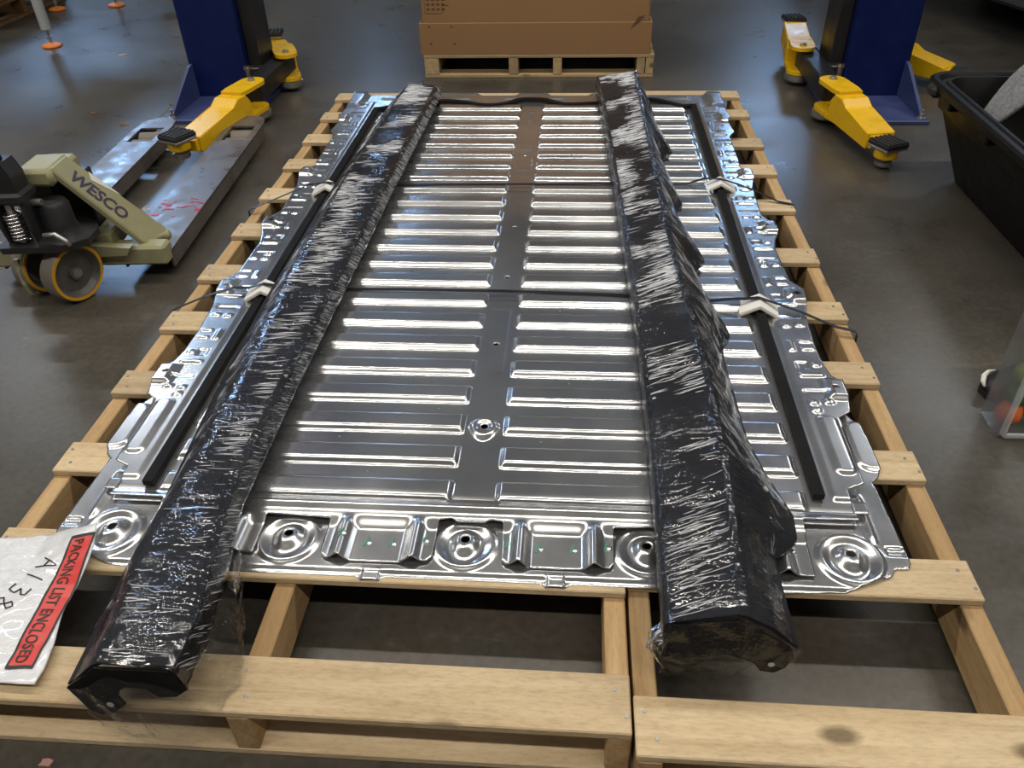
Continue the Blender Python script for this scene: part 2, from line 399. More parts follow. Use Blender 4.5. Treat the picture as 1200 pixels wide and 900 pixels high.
def pallet(x0, x1, y0, y1, deck, stringers, label, wfront):
    p = thing('pallet', label, 'pallet', ((x0+x1)/2, (y0+y1)/2, 0))
    for i, (yn, wd) in enumerate(deck):
        jx = random.uniform(-.002, .002)
        bo = board('deck_board', x1-x0, wd, BT, 'pine', p, ((x0+x1)/2+jx, yn+wd/2, PT-BT/2), random.uniform(-.003, .003))
        for sx in stringers:
            nails(bo, [(sx+.010, yn+wd*.28, PT), (sx-.006, yn+wd*.72, PT)])
    for sx in stringers:
        board('stringer', y1-y0, .036, PT-2*BT, 'pine_stringer', p, (sx, (y0+y1)/2, PT/2), math.pi/2)
    for yb in (y0+.045, y0+(y1-y0)*.36, y0+(y1-y0)*.68, y1-.045):
        board('bottom_board', x1-x0, .09, BT, 'pine', p, ((x0+x1)/2, yb, BT/2))
    return p
deckL = [(-.264, .098), (-.012, .092)] + [(y, .089) for y in (.235, .493, .758, 1.011, 1.282, 1.55, 1.814, 2.069, 2.326, 2.578)]
deckR = [(-.297, .095), (.002, .086)] + [(y, .086) for y in (.286, .595, .864, 1.158, 1.492, 1.784, 2.04, 2.365, 2.649-.04)]
pallet(0.0, 1.152, -.264, 2.668, deckL, (.018, .560, 1.134), 'wide new pine pallet under the left half of the metal panel', .098)
pallet(1.157, 1.7465, -.297, 2.70, deckR, (1.176, 1.728), 'narrow new pine pallet under the right edge of the metal panel', .095)

# ------------------------------------------------------------------ aluminium panel
CX = 0.8735
def smooth(a, b_, x):
    t = np.clip((x-a)/(b_-a), 0, 1); return t*t*(3-2*t)
def rr(x, y, x0, x1, y0, y1, r):
    """inside distance of a rounded rectangle (positive inside)"""
    qx = np.abs(x-(x0+x1)/2)-(x1-x0)/2+r; qy = np.abs(y-(y0+y1)/2)-(y1-y0)/2+r
    return -(np.hypot(np.maximum(qx, 0), np.maximum(qy, 0))+np.minimum(np.maximum(qx, qy), 0)-r)
def plateau(x, y, box, h, s=.014, r=.012): return h*smooth(0, s, rr(x, y, *box, r))
def pip(px, py, poly):
    ins = np.zeros(px.shape, bool); n = len(poly)
    for i in range(n):
        xa, ya = poly[i]; xb, yb = poly[(i+1) % n]
        if ya == yb: continue
        c = ((ya > py) != (yb > py)) & (px < (xb-xa)*(py-ya)/(yb-ya)+xa); ins ^= c
    return ins
def sheet(name, xs, ys, polys, holes, hfun, mat, parent, zbase):
    X, Y = np.meshgrid(xs, ys); nx, ny = len(xs), len(ys)
    cx = (X[:-1, :-1]+X[1:, 1:])/2; cy = (Y[:-1, :-1]+Y[1:, 1:])/2
    keep = pip(cx, cy, polys[0])
    for q in polys[1:]: keep &= ~pip(cx, cy, q)
    for (hx, hy, hr) in holes: keep &= np.hypot(cx-hx, cy-hy) > hr
    idx = np.arange(nx*ny).reshape(ny, nx)
    f = np.stack([idx[:-1, :-1], idx[:-1, 1:], idx[1:, 1:], idx[1:, :-1]], -1)[keep]
    # boundary vertices
    e = np.concatenate([f[:, [0, 1]], f[:, [1, 2]], f[:, [2, 3]], f[:, [3, 0]]]); es = np.sort(e, 1)
    u, cnt = np.unique(es[:, 0].astype(np.int64)*nx*ny+es[:, 1], return_counts=True)
    bu = u[cnt == 1]; bv = np.unique(np.concatenate([bu//(nx*ny), bu % (nx*ny)]))
    P = np.stack([X.ravel(), Y.ravel()], -1)
    Q = P[bv]; best = np.full(len(bv), 1e9); near = Q.copy()
    for poly in polys:
        n = len(poly)
        for i in range(n):
            a = np.array(poly[i]); c = np.array(poly[(i+1) % n]); d = c-a; L = (d*d).sum()
            if L < 1e-12: continue
            t = np.clip(((Q-a)@d)/L, 0, 1); pp = a+t[:, None]*d; ds = np.hypot(*(Q-pp).T)
            k = ds < best; best[k] = ds[k]; near[k] = pp[k]
    for (hx, hy, hr) in holes:
        dv = Q-np.array([hx, hy]); dn = np.hypot(*dv.T)+1e-9; pp = np.array([hx, hy])+dv/dn[:, None]*hr; ds = np.abs(dn-hr)
        k = ds < best; best[k] = ds[k]; near[k] = pp[k]
    k = best < .02; P[bv[k]] = near[k]
    Z = zbase+hfun(P[:, 0], P[:, 1])
    used = np.unique(f); rem = np.full(nx*ny, -1); rem[used] = np.arange(len(used)); f = rem[f]
    V = np.concatenate([P[used], Z[used][:, None]], 1)
    me = bpy.data.meshes.new(name); me.vertices.add(len(V)); me.vertices.foreach_set('co', V.astype(np.float32).ravel())
    me.loops.add(f.size); me.loops.foreach_set('vertex_index', f.astype(np.int32).ravel())
    me.polygons.add(len(f)); me.polygons.foreach_set('loop_start', np.arange(0, f.size, 4, dtype=np.int32))
    me.polygons.foreach_set('use_smooth', np.ones(len(f), bool))
    me.update(calc_edges=True); me.materials.append(MATS[mat])
    o = bpy.data.objects.new(name, me); col.objects.link(o); attach(o, parent)
    so = o.modifiers.new('edge', 'SOLIDIFY'); so.thickness = .0025; so.offset = -1; so.use_rim_only = True
    return o
panel = thing('floor_panel', 'large stamped aluminium floor panel with pressed ribs strapped on the pallets', 'metal panel', (CX, 1.3, PT))
RIBS = [0.162+0.10064*k for k in range(23)]
TABS = [.545, .94, 1.335, 1.735, 2.285]
right = [(1.575, .15), (1.578, .235), (1.612, .252), (1.615, .45), (1.643, .47), (1.649, .50), (1.650, .578), (1.634, .596), (1.627, .637), (1.625, .722), (1.632, .842), (1.645, .894), (1.651, .985), (1.628, 1.02), (1.624, 1.20), (1.634, 1.253), (1.651, 1.30), (1.650, 1.365), (1.624, 1.423), (1.627, 1.52), (1.632, 1.625), (1.648, 1.70), (1.646, 1.75), (1.618, 1.79), (1.621, 1.845), (1.624, 2.088), (1.649, 2.14), (1.641, 2.243), (1.654, 2.30), (1.650, 2.44), (1.657, 2.60)]
left = [(2*CX-x, y) for x, y in right][::-1]
back = [(1.60, 2.602), (1.585, 2.585), (1.30, 2.585), (1.285, 2.60), (1.12, 2.60), (1.10, 2.58), (.95, 2.58), (.93, 2.60), (.81, 2.60), (.79, 2.58), (.65, 2.58), (.63, 2.60), (.46, 2.60), (.44, 2.585), (.16, 2.585), (.147, 2.602)]
def h_main(x, y):
    xc = np.abs(x-CX); h = np.zeros_like(x)
    for k, y0 in enumerate(RIBS):
        sl = (y > y0-.01) & (y < y0+.08)
        h[sl] += plateau(xc[sl], y[sl], (.038, .622, y0, y0+.066), .0115, .015, .010)
    h += .004*smooth(.668, .676, xc)*smooth(.2, .215, y)*smooth(2.5, 2.48, y)
    # embossed pattern on both side rails
    for k, y0 in enumerate(RIBS):
        if k in (0, 1, 2): continue
        yy = y0+.02; sl = (y > yy-.03) & (y < yy+.09) & (xc > .66)
        xx, y1 = xc[sl], y[sl]
        if k % 3 == 0:
            a = plateau(xx, y1, (.688, .712, yy, yy+.022), .0045, .008, .009)+plateau(xx, y1, (.720, .746, yy+.004, yy+.026), .0045, .008, .009); c = plateau(xx, y1, (.686, .745, yy+.045, yy+.062), -.003, .007, .006); d = 0
        elif k % 3 == 1:
            a = plateau(xx, y1, (.688, .746, yy, yy+.020), .0045, .008, .008); c = plateau(xx, y1, (.690, .720, yy+.034, yy+.066), -.003, .006, .004); d = .004*smooth(.010, .005, np.hypot(xx-.735, y1-yy-.05))
        else:
            a = plateau(xx, y1, (.684, .704, yy, yy+.05), .0045, .008, .008); c = plateau(xx, y1, (.714, .748, yy+.004, yy+.020), .0045, .008, .007); d = plateau(xx, y1, (.714, .748, yy+.036, yy+.054), .004, .008, .007)
        h[sl] += a+c+d
    for k, y0 in enumerate(TABS):
        h += plateau(xc, y, (.728, .80, y0-.045, y0+.042), .010, .02, .015)
    h += plateau(xc, y, (.690, .738, .27, .455), .005, .012, .02)
    for yy in (.47, 1.13): h += .005*smooth(.012, .006, np.hypot(xc-.70, y-yy))
    # spine: low bosses and shallow beads
    for hy in (.387,):
        d = np.hypot((x-CX)*np.where(y < hy, 1+(hy-y)*9, 1.0), np.where(y < hy, (y-hy)*.8, (y-hy)*1.1)); h += .0075*smooth(.036, .022, d)-.003*smooth(.020, .012, np.hypot(x-CX, y-hy))
    h += plateau(x, y, (CX-.027, CX+.027, .58, .86), -.0013, .008, .006)
    h += plateau(x, y, (CX-.03, CX+.03, 1.76, 1.90), .003, .006, .004)+plateau(x, y, (CX-.03, CX+.03, 1.95, 2.10), .003, .006, .004)
    for hy in (2.26, 2.36): h += .004*smooth(.014, .007, np.hypot(x-CX, y-hy))
    # back flange embossing
    for c in (-.60, -.44, -.30, -.10, .10, .30, .44, .60):
        h += plateau(x, y, (CX+c-.055, CX+c+.055, 2.52, 2.56), .006, .012, .012)
    h += .010*smooth(2.585, 2.62, y)
    # upturned corners at the back
    h += .007*smooth(.70, .745, xc)*smooth(2.40, 2.46, y)
    h -= .004*smooth(.19, .15, y)
    # slight sheet waviness
    h += .0006*np.sin(x*9+1.3)*np.sin(y*5.1)
    return h
xs = np.unique(np.round(np.concatenate([np.arange(.085, .29, .003), np.arange(.29, .80, .018), np.arange(.80, .95, .0028), np.arange(.95, 1.46, .018), np.arange(1.46, 1.664, .003)]), 5))
ys = np.arange(.15, 2.612, .0026)
holes = [(CX, .387, .0075), (CX-.002, .701, .006), (CX, 1.023, .006), (CX, 1.329, .005), (CX, 1.895, .006)] + [(CX+s*.755, t, .006) for t in TABS[:4] for s in (-1, 1)]
sheet('ribbed_sheet', xs, ys, [right+back+left], holes, h_main, 'aluminium', panel, PT+.016)
# front cross member lying over the base frame, cut away round the cups
CUPS = [.208, .544, .869, 1.193, 1.545]
TEETH = [.382, .7125, 1.0335, 1.362]
cm = [(.28, .15), (.172, .152), (.172, .20), (.150, .20), (.150, .172), (1.600, .172), (1.600, .20), (1.575, .20), (1.575, .152), (1.476, .150), (1.474, .030), (1.262, .034), (1.258, .122), (1.136, .118),
      (1.134, .040), (1.128, .030), (1.085, .026), (.985, .026), (.945, .030), (.937, .040), (.934, .122), (.912, .126), (.90, .118), (.85, .118), (.838, .126), (.816, .122), (.813, .040), (.806, .030), (.762, .026), (.662, .026), (.622, .030), (.612, .040),
      (.612, .118), (.491, .122), (.489, .036), (.278, .034)]
def h_cm(x, y):
    t = np.zeros_like(x)
    for tc in TEETH:
        d = np.abs(x-tc)
        t += .016*np.exp(-((d-.066)/.012)**2)
        t += -.003*smooth(.05, .042, d)
    near = t
    ridge = .009+.006*np.exp(-((y-.150)/.010)**2)
    m = smooth(.098, .128, y)
    for c in CUPS[1:4]: pass
    return near*(1-m)+ridge*m
sheet('front_cross_member', np.arange(.145, 1.606, .003), np.arange(.02, .206, .003), [cm[::-1]], [], h_cm, 'aluminium', panel, PT+.0115)
# base frame: front lip with five pressed cups, running a little way up both sides
bf_r = [(1.52, .004), (1.604, .040), (1.616, .058), (1.640, .060), (1.646, .074), (1.638, .272), (1.652, .286), (1.661, .307), (1.659, .44), (1.640, .478), (1.56, .49), (1.56, .172)]
bf_l = [(2*CX-x, y) for x, y in bf_r][::-1]
front = [(.27, -.002), (.686, -.002), (.694, -.011), (.727, -.011), (.735, -.002), (1.008, -.002), (1.016, -.011), (1.050, -.011), (1.058, -.002), (1.41, .0)]
def h_bf(x, y):
    h = np.zeros_like(x); xc = np.abs(x-CX)
    for c in CUPS:
        d = np.hypot(x-c, y-.076)
        h += .005*smooth(.062, .050, d)-.008*smooth(.056, .026, d)
        dt = np.hypot((x-c)*1.0, np.where(y < .08, (y-.08)*.62, y-.08)); h += .014*smooth(.034, .009, dt)
        h -= .003*smooth(.011, .008, np.hypot(x-c, y-.082))
    h -= .003*smooth(.014, .004, y)
    for c in (.7105, 1.033): h += plateau(x, y, (c-.018, c+.018, -.03, .018), .006, .008, .004)
    h += plateau(xc, y, (.745, .90, .30, .455), .006, .01, .03)
    h += .006*np.exp(-((xc-.722)/.006)**2)*smooth(.10, .13, y)*smooth(.24, .22, y)
    h += plateau(xc, y, (.735, .775, .085, .11), -.004, .008, .006)
    return h
sheet('base_frame', np.arange(.08, 1.668, .003), np.arange(-.014, .496, .003), [front+bf_r+bf_l], [(c, .082, .0072) for c in CUPS], h_bf, 'aluminium', panel, PT+.004)
# foam strips and wavy seal
FZ = PT+.0195
def strip(x0, y0, x1, y1, wd, hh, name='foam_strip'):
    g = G()
    g.loft([[(x0-wd/2, y0, FZ), (x0+wd/2, y0, FZ), (x0+wd/2, y0, FZ+hh), (x0-wd/2, y0, FZ+hh)], [(x1-wd/2, y1, FZ), (x1+wd/2, y1, FZ), (x1+wd/2, y1, FZ+hh), (x1-wd/2, y1, FZ+hh)]])
    return g.build(name, 'foam', panel)
strip(.236, .182, .232, 2.38, .021, .013)
strip(1.516, .205, 1.526, 2.42, .021, .013)
seal = [(.236, 2.37), (.30, 2.40), (.42, 2.45), (.50, 2.474), (.59, 2.456), (.66, 2.424), (.72, 2.422), (.775, 2.45), (.82, 2.492), (.875, 2.497), (.928, 2.486), (.975, 2.448), (1.02, 2.43), (1.122, 2.440), (1.20, 2.465), (1.30, 2.488), (1.369, 2.492), (1.43, 2.45), (1.481, 2.41), (1.524, 2.415)]
dense = []
for i in range(len(seal)-1):
    p0 = seal[max(i-1, 0)]; p1 = seal[i]; p2 = seal[i+1]; p3 = seal[min(i+2, len(seal)-1)]
    for t in np.linspace(0, 1, 6)[:-1]:
        dense.append(tuple(.5*(2*p1[k]+(p2[k]-p0[k])*t+(2*p0[k]-5*p1[k]+4*p2[k]-p3[k])*t*t+(3*p1[k]-p0[k]-3*p2[k]+p3[k])*t**3) for k in (0, 1)))
dense.append(seal[-1])
g = G(); g.ribbon([(x, y, FZ+.0065) for x, y in dense], (0, 0, 1), .013, .020); g.build('wavy_seal', 'foam', panel)
# green inspection marks
for (mx, my) in [(.69, .07), (.735, .07), (.645, .075), (.795, .075), (1.0, .07), (1.06, .07), (.945, .075), (1.12, .075), (1.44, .08), (.32, .08)]:
    g = G(); z = PT+.0125 if abs(mx-.7125) < .04 or abs(mx-1.0335) < .04 else PT+.0155
    z = PT + .0115 + float(h_cm(np.array([mx]), np.array([my]))[0]) + .0006
    g.ribbon([(mx-.003, my-.010, z), (mx, my, z+.0002), (mx+.004, my+.011, z)], (1, 0, 0), .004, .0006); g.build('paint_mark', 'green_marker', panel)
    g = G(); g.ball((mx+.006, my-.002, z-.001), .0055, (1, 1, .45), 12); g.build('weld_button', 'aluminium', panel, smooth=True)
g = G(); rnd = random.Random(3)
for k, y0 in enumerate(RIBS[:14]):
    for s in (-1, 1):
        xx = CX+s*rnd.uniform(.1, .42); z = PT+.0165
        g.ball((xx, y0-.017, z), .0030, (1, 1, .3), 8)
o = g.build('spot_weld', 'green_marker', panel, smooth=True); o['kind'] = 'stuff'
# black grommets on the side tabs
for (gx, gy) in ((CX-.755, 1.335), (CX+.755, .94)):
    g = G(); g.lathe([(.0055, .0), (.011, .0), (.012, .003), (.009, .006), (.0055, .005)], (gx, gy, PT+.0255)); g.build('grommet', 'rubber', panel, smooth=True)

# ------------------------------------------------------------------ shrink-wrapped rocker covers
def nz(x, y, z, s): return noise.noise(Vector((x*s, y*s, z*s)))
def offset_ring(ring, d):
    n = len(ring); c = Vector((sum(p[0] for p in ring)/n, 0, sum(p[2] for p in ring)/n)); out = []
    for i in range(n):
        a = Vector(ring[i-1]); p = Vector(ring[i]); q = Vector(ring[(i+1) % n])
        t = (q-a); t.y = 0; t.normalize(); nn = Vector((t.z, 0, -t.x))
        v = Vector((p.x-c.x, 0, p.z-c.z))
        if nn.dot(v) < 0: nn = -nn
        out.append(p+nn*d)
    return out
def subdiv(ring, n):
    out = []
    for i in range(len(ring)):
        a = Vector(ring[i]); c = Vector(ring[(i+1) % len(ring)])
        for t in range(n): out.append(a.lerp(c, t/n))
    return out
# left cover: a shallow channel resting on its flange edges
TL = [(-.268, .325, .180, .386, .240, .497, .240, .512, .195), (-.19, .318, .176, .382, .242, .498, .241, .512, .195), (-.04, .306, .172, .354, .238, .474, .238, .490, .192), (.09, .304, .168, .354, .231, .450, .230, .466, .190), (.45, .276, .166, .342, .223, .448, .223, .463, .187),
      (.85, .262, .166, .322, .221, .454, .221, .469, .186), (1.45, .262, .167, .325, .223, .462, .223, .477, .187), (2.0, .274, .171, .338, .226, .475, .226, .490, .190), (2.42, .302, .176, .364, .233, .485, .230, .499, .192)]
def secL(y):
    lx, lz, kx, kz, tx, tz, rx, rz = lerp_table(TL, y)
    return [(lx, y, lz), (kx-.006, y, kz-.008), (kx+.006, y, kz), (tx-.006, y, tz), (tx+.004, y, tz-.006), (rx, y, rz)]
def channel(fn, ys, t=.005):
    rings = []
    for y in ys:
        o = fn(y); c = Vector((sum(p[0] for p in o)/len(o), y, min(p[2] for p in o)))
        inner = []
        for p in o[::-1]:
            v = Vector(p)-c; inner.append(Vector(p)-Vector((t*(1 if v.x > 0 else -1)*.8, 0, t if v.z > .02 else 0)))
        rings.append([Vector(p) for p in o]+inner)
    return rings
rl = thing('wrapped_sill_cover', 'long black plastic channel in shrink film lying over the left of the metal panel', 'sill cover', (.40, 1.0, PT))
g = G(); g.loft(channel(secL, np.linspace(-.268, 2.42, 60))); body = g.build('cover_body', 'black_textured_plastic', rl, angle=25)
def disp(p, amp):
    a = amp*(nz(p.x*.35, p.y*3, p.z, 9)+.6*nz(p.x, p.y*4, p.z, 23)); return Vector((p.x+a*.5, p.y, p.z+a))
def film(fn, y0, y1, n, sub_n, off, amp, name, parent, close_bottom=True):
    g = G(); rings = []
    for y in np.linspace(y0, y1, n):
        base = fn(min(max(y, fn.lo), fn.hi)); base = [Vector((p[0], y, p[2])) for p in base]
        rings.append([disp(p, amp) for p in subdiv(offset_ring(base, off), sub_n)])
    g.loft(rings, cap=False); return g.build(name, 'shrink_film', parent, smooth=True)
def crease_glints(fn, off, amp, faces, count, seed, parent):
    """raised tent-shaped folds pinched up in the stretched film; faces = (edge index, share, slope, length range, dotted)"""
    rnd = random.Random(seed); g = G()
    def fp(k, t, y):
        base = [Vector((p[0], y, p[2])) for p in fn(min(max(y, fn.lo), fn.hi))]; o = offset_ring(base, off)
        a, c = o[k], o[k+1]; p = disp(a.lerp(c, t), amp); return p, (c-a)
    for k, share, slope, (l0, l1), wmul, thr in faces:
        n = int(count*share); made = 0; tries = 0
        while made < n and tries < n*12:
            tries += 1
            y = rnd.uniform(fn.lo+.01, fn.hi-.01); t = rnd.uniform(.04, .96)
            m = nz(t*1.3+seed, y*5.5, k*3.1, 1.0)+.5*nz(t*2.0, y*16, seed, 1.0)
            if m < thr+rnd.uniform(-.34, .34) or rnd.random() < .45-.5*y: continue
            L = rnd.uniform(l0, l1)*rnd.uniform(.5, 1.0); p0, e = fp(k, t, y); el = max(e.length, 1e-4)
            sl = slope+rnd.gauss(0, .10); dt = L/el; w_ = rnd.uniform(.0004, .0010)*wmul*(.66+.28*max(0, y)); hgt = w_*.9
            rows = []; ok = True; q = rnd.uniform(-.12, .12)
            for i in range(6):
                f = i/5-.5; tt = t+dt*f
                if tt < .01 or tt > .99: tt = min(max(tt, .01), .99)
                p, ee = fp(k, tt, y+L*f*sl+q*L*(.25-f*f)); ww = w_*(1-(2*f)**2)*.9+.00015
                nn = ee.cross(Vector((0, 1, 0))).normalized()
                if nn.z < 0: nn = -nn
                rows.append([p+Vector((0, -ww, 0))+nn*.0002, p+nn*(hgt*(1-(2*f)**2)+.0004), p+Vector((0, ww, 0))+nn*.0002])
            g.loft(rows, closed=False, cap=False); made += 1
    o = g.build('film_crease_glints', 'film_crease', parent, smooth=True); o['kind'] = 'stuff'; return o
secL.lo, secL.hi = -.268, 2.42
film(secL, -.273, 2.44, 270, 4, .0035, .0022, 'shrink_film', rl)
crease_glints(secL, .0035, .0022, [(2, .62, .10, (.020, .085), 1.1, .16), (2, .14, .3, (.004, .012), .9, .0), (3, .08, .2, (.004, .010), 1.0, -.6), (4, .60, 1.0, (.012, .045), 1.0, -1.0), (0, .10, .5, (.02, .06), 1.0, .0), (1, .05, .2, (.003, .008), .9, -.2)], 1250, 3, rl)
# end pieces
def plate(name, pts, y0, th, mat, parent):
    g = G(); g.prism(pts, lambda x, z: (x, y0, z), lambda x, z: (x, y0+th, z)); return g.build(name, mat, parent)
plate('end_bracket', [(.326, .178), (.352, .200), (.385, .232), (.495, .232), (.512, .190), (.490, .170), (.462, .166), (.448, .186), (.418, .188), (.404, .176), (.398, .160), (.402, .140), (.390, .128), (.372, .112), (.356, .110), (.340, .124), (.334, .150)], -.273, .004, 'black_plastic', rl)
g = G(); g.cyl((.380, -.2742, .140), (.380, -.2733, .140), .0055, 14); g.build('bracket_hole', 'white_card', rl)
plate('end_bracket', [(.330, .146), (.330, .18), (.372, .226), (.480, .222), (.492, .185), (.492, .146), (.470, .146), (.462, .175), (.40, .18), (.36, .146)], 2.405, .005, 'black_plastic', rl)
for yy in (.30, 1.15, 1.9):
    x = lerp_table(TL, yy)
    plate('support_rib', [(x[0]+.03, .1475), (x[0]+.03, .17), (x[2]+.01, x[3]-.008), (x[4]-.012, x[5]-.008), (x[6]-.02, .1475), (x[6]-.04, .1475), (x[6]-.05, .19), (x[0]+.06, .18), (x[0]+.05, .1475)], yy, .004, 'black_plastic', rl)
# loose film gathered round the near end
def loose(name, rows, parent, seed, amp=.006):
    g = G(); rings = []
    for i, row in enumerate(rows):
        pts = [Vector(p) for p in row]; out = []
        for k in range(len(pts)-1):
            for t in np.linspace(0, 1, 8)[:-1]: out.append(pts[k].lerp(pts[k+1], t))
        out.append(pts[-1]); rings.append(out)
    dense = []
    for i in range(len(rings)-1):
        for t in np.linspace(0, 1, 9)[:-1]: dense.append([a.lerp(c, t) for a, c in zip(rings[i], rings[i+1])])
    dense.append(rings[-1])
    for r_ in dense:
        for p in r_:
            d = Vector((nz(p.x+seed, p.y, p.z, 38), nz(p.x, p.y+seed, p.z, 34), nz(p.x, p.y, p.z+seed, 41)))*amp; p += d
    g.loft(dense, closed=False, cap=False); return g.build(name, 'loose_film', parent, smooth=True)
loose('loose_film', [[(.300, .12, .150), (.306, -.02, .160), (.318, -.18, .165), (.320, -.262, .168)], [(.290, .10, .150), (.288, -.03, .144), (.292, -.18, .140), (.312, -.274, .150)]], rl, 2.0)
loose('loose_film', [[(.504, -.02, .215), (.515, -.12, .215), (.517, -.20, .218), (.512, -.255, .216)], [(.512, -.04, .165), (.532, -.13, .160), (.545, -.20, .160), (.536, -.262, .150)], [(.50, -.05, .128), (.535, -.14, .127), (.556, -.21, .126), (.54, -.27, .126)]], rl, 5.0, .009)
loose('loose_film', [[(.330, -.276, .175), (.39, -.280, .215), (.46, -.280, .215), (.515, -.277, .18)], [(.350, -.283, .125), (.40, -.288, .15), (.46, -.288, .15), (.535, -.280, .14)], [(.365, -.288, .085), (.41, -.292, .075), (.46, -.292, .08), (.52, -.284, .115)]], rl, 9.0, .006)
loose('loose_film', [[(.372, 2.43, .24), (.43, 2.435, .242), (.49, 2.432, .238)], [(.372, 2.45, .20), (.43, 2.46, .20), (.507, 2.44, .205)], [(.38, 2.45, .15), (.43, 2.455, .155), (.507, 2.43, .155)]], rl, 12.0, .005)

# right cover: ridge along the top, flared scalloped skirt on its right
TR = [(-.155, 1.197, 1.306, .264, 1.395, .192), (.04, 1.200, 1.318, .260, 1.404, .158), (.085, 1.201, 1.320, .260, 1.452, .152), (.15, 1.202, 1.322, .260, 1.458, .151), (.26, 1.203, 1.325, .260, 1.428, .151), (.36, 1.203, 1.326, .260, 1.410, .151), (.62, 1.201, 1.319, .259, 1.402, .151), (.68, 1.200, 1.316, .259, 1.404, .151), (.73, 1.199, 1.314, .259, 1.430, .151), (.78, 1.198, 1.312, .259, 1.424, .151),
      (.95, 1.193, 1.304, .258, 1.392, .151), (1.04, 1.190, 1.302, .258, 1.384, .151), (1.10, 1.189, 1.301, .258, 1.414, .151), (1.15, 1.188, 1.300, .258, 1.408, .151), (1.30, 1.183, 1.298, .258, 1.378, .151), (1.40, 1.180, 1.297, .258, 1.362, .151), (1.47, 1.178, 1.296, .258, 1.390, .151), (1.53, 1.176, 1.296, .258, 1.382, .151), (1.70, 1.170, 1.295, .258, 1.362, .151), (1.82, 1.166, 1.294, .258, 1.352, .151), (1.90, 1.163, 1.294, .258, 1.396, .151), (1.97, 1.161, 1.293, .258, 1.390, .151), (2.12, 1.155, 1.292, .258, 1.366, .151), (2.24, 1.150, 1.292, .258, 1.350, .151), (2.30, 1.147, 1.291, .258, 1.362, .151), (2.50, 1.129, 1.290, .258, 1.330, .160)]
def secR(y):
    lx, kx, kz, rx, rz = lerp_table(TR, y); zt = .238
    return [(lx+.003, y, .158), (lx, y, zt-.006), (lx+.007, y, zt), (kx-.006, y, kz-.001), (kx+.006, y, kz-.005), ((kx+rx)/2+.004, y, (kz+rz)/2+.004), (rx, y, rz)]
secR.lo, secR.hi = -.155, 2.50
rc = thing('wrapped_sill_cover', 'black plastic cover with ridge and scalloped skirt in shrink film, right of panel spine', 'sill cover', (1.28, 1.0, PT))
g = G(); g.loft(channel(secR, np.linspace(-.155, 2.50, 150))); g.build('cover_body', 'black_textured_plastic', rc, angle=25)
film(secR, -.160, 2.52, 290, 4, .0035, .0024, 'shrink_film', rc)
crease_glints(secR, .0035, .0024, [(2, .60, .28, (.020, .085), 1.1, .12), (2, .18, .3, (.004, .012), .9, .0), (1, .04, .2, (.003, .009), 1.0, -.2), (3, .05, .2, (.003, .010), 1.0, -.2), (4, .05, -.9, (.02, .05), .34, .1), (5, .06, -.9, (.02, .05), .34, .1)], 1700, 8, rc)
plate('end_bracket', [(1.203, .197), (1.203, .232), (1.30, .25), (1.386, .19), (1.392, .17), (1.384, .142), (1.369, .128), (1.348, .132), (1.336, .150), (1.316, .160), (1.290, .170), (1.272, .168), (1.262, .150), (1.250, .136), (1.236, .140), (1.222, .172)], -.158, .004, 'black_plastic', rc)
g = G(); g.cyl((1.362, -.1592, .150), (1.362, -.1585, .150), .005, 14); g.build('bracket_hole', 'white_card', rc)
g = G(); g.cyl((1.40, .165, .1985), (1.4045, .165, .202), .0055, 14); g.build('clip_hole', 'white_card', rc)
plate('end_bracket', [(1.150, .1475), (1.145, .225), (1.285, .245), (1.315, .17), (1.315, .1475), (1.29, .1475), (1.28, .20), (1.18, .20), (1.175, .1475)], 2.47, .005, 'black_plastic', rc)
for yy in (.42, 1.2, 1.85):
    x = lerp_table(TR, yy)
    plate('support_rib', [(x[0]+.01, .1475), (x[0]+.008, .225), (x[1], x[2]-.012), (x[3]-.02, .1475), (x[3]-.04, .1475), (x[1]-.01, .215), (x[0]+.03, .20), (x[0]+.03, .1475)], yy, .004, 'black_plastic', rc)
loose('loose_film', [[(1.196, -.160, .235), (1.25, -.164, .250), (1.306, -.166, .262), (1.398, -.162, .192)], [(1.192, -.176, .18), (1.25, -.182, .17), (1.31, -.180, .18), (1.392, -.174, .16)], [(1.198, -.172, .135), (1.25, -.176, .125), (1.31, -.176, .135), (1.37, -.170, .135)]], rc, 21.0, .006)
loose('loose_film', [[(1.202, -.11, .185), (1.196, -.15, .19), (1.200, -.168, .195)], [(1.182, -.12, .165), (1.174, -.15, .165), (1.19, -.178, .17)], [(1.190, -.11, .14), (1.188, -.14, .138), (1.20, -.172, .145)]], rc, 25.0, .004)

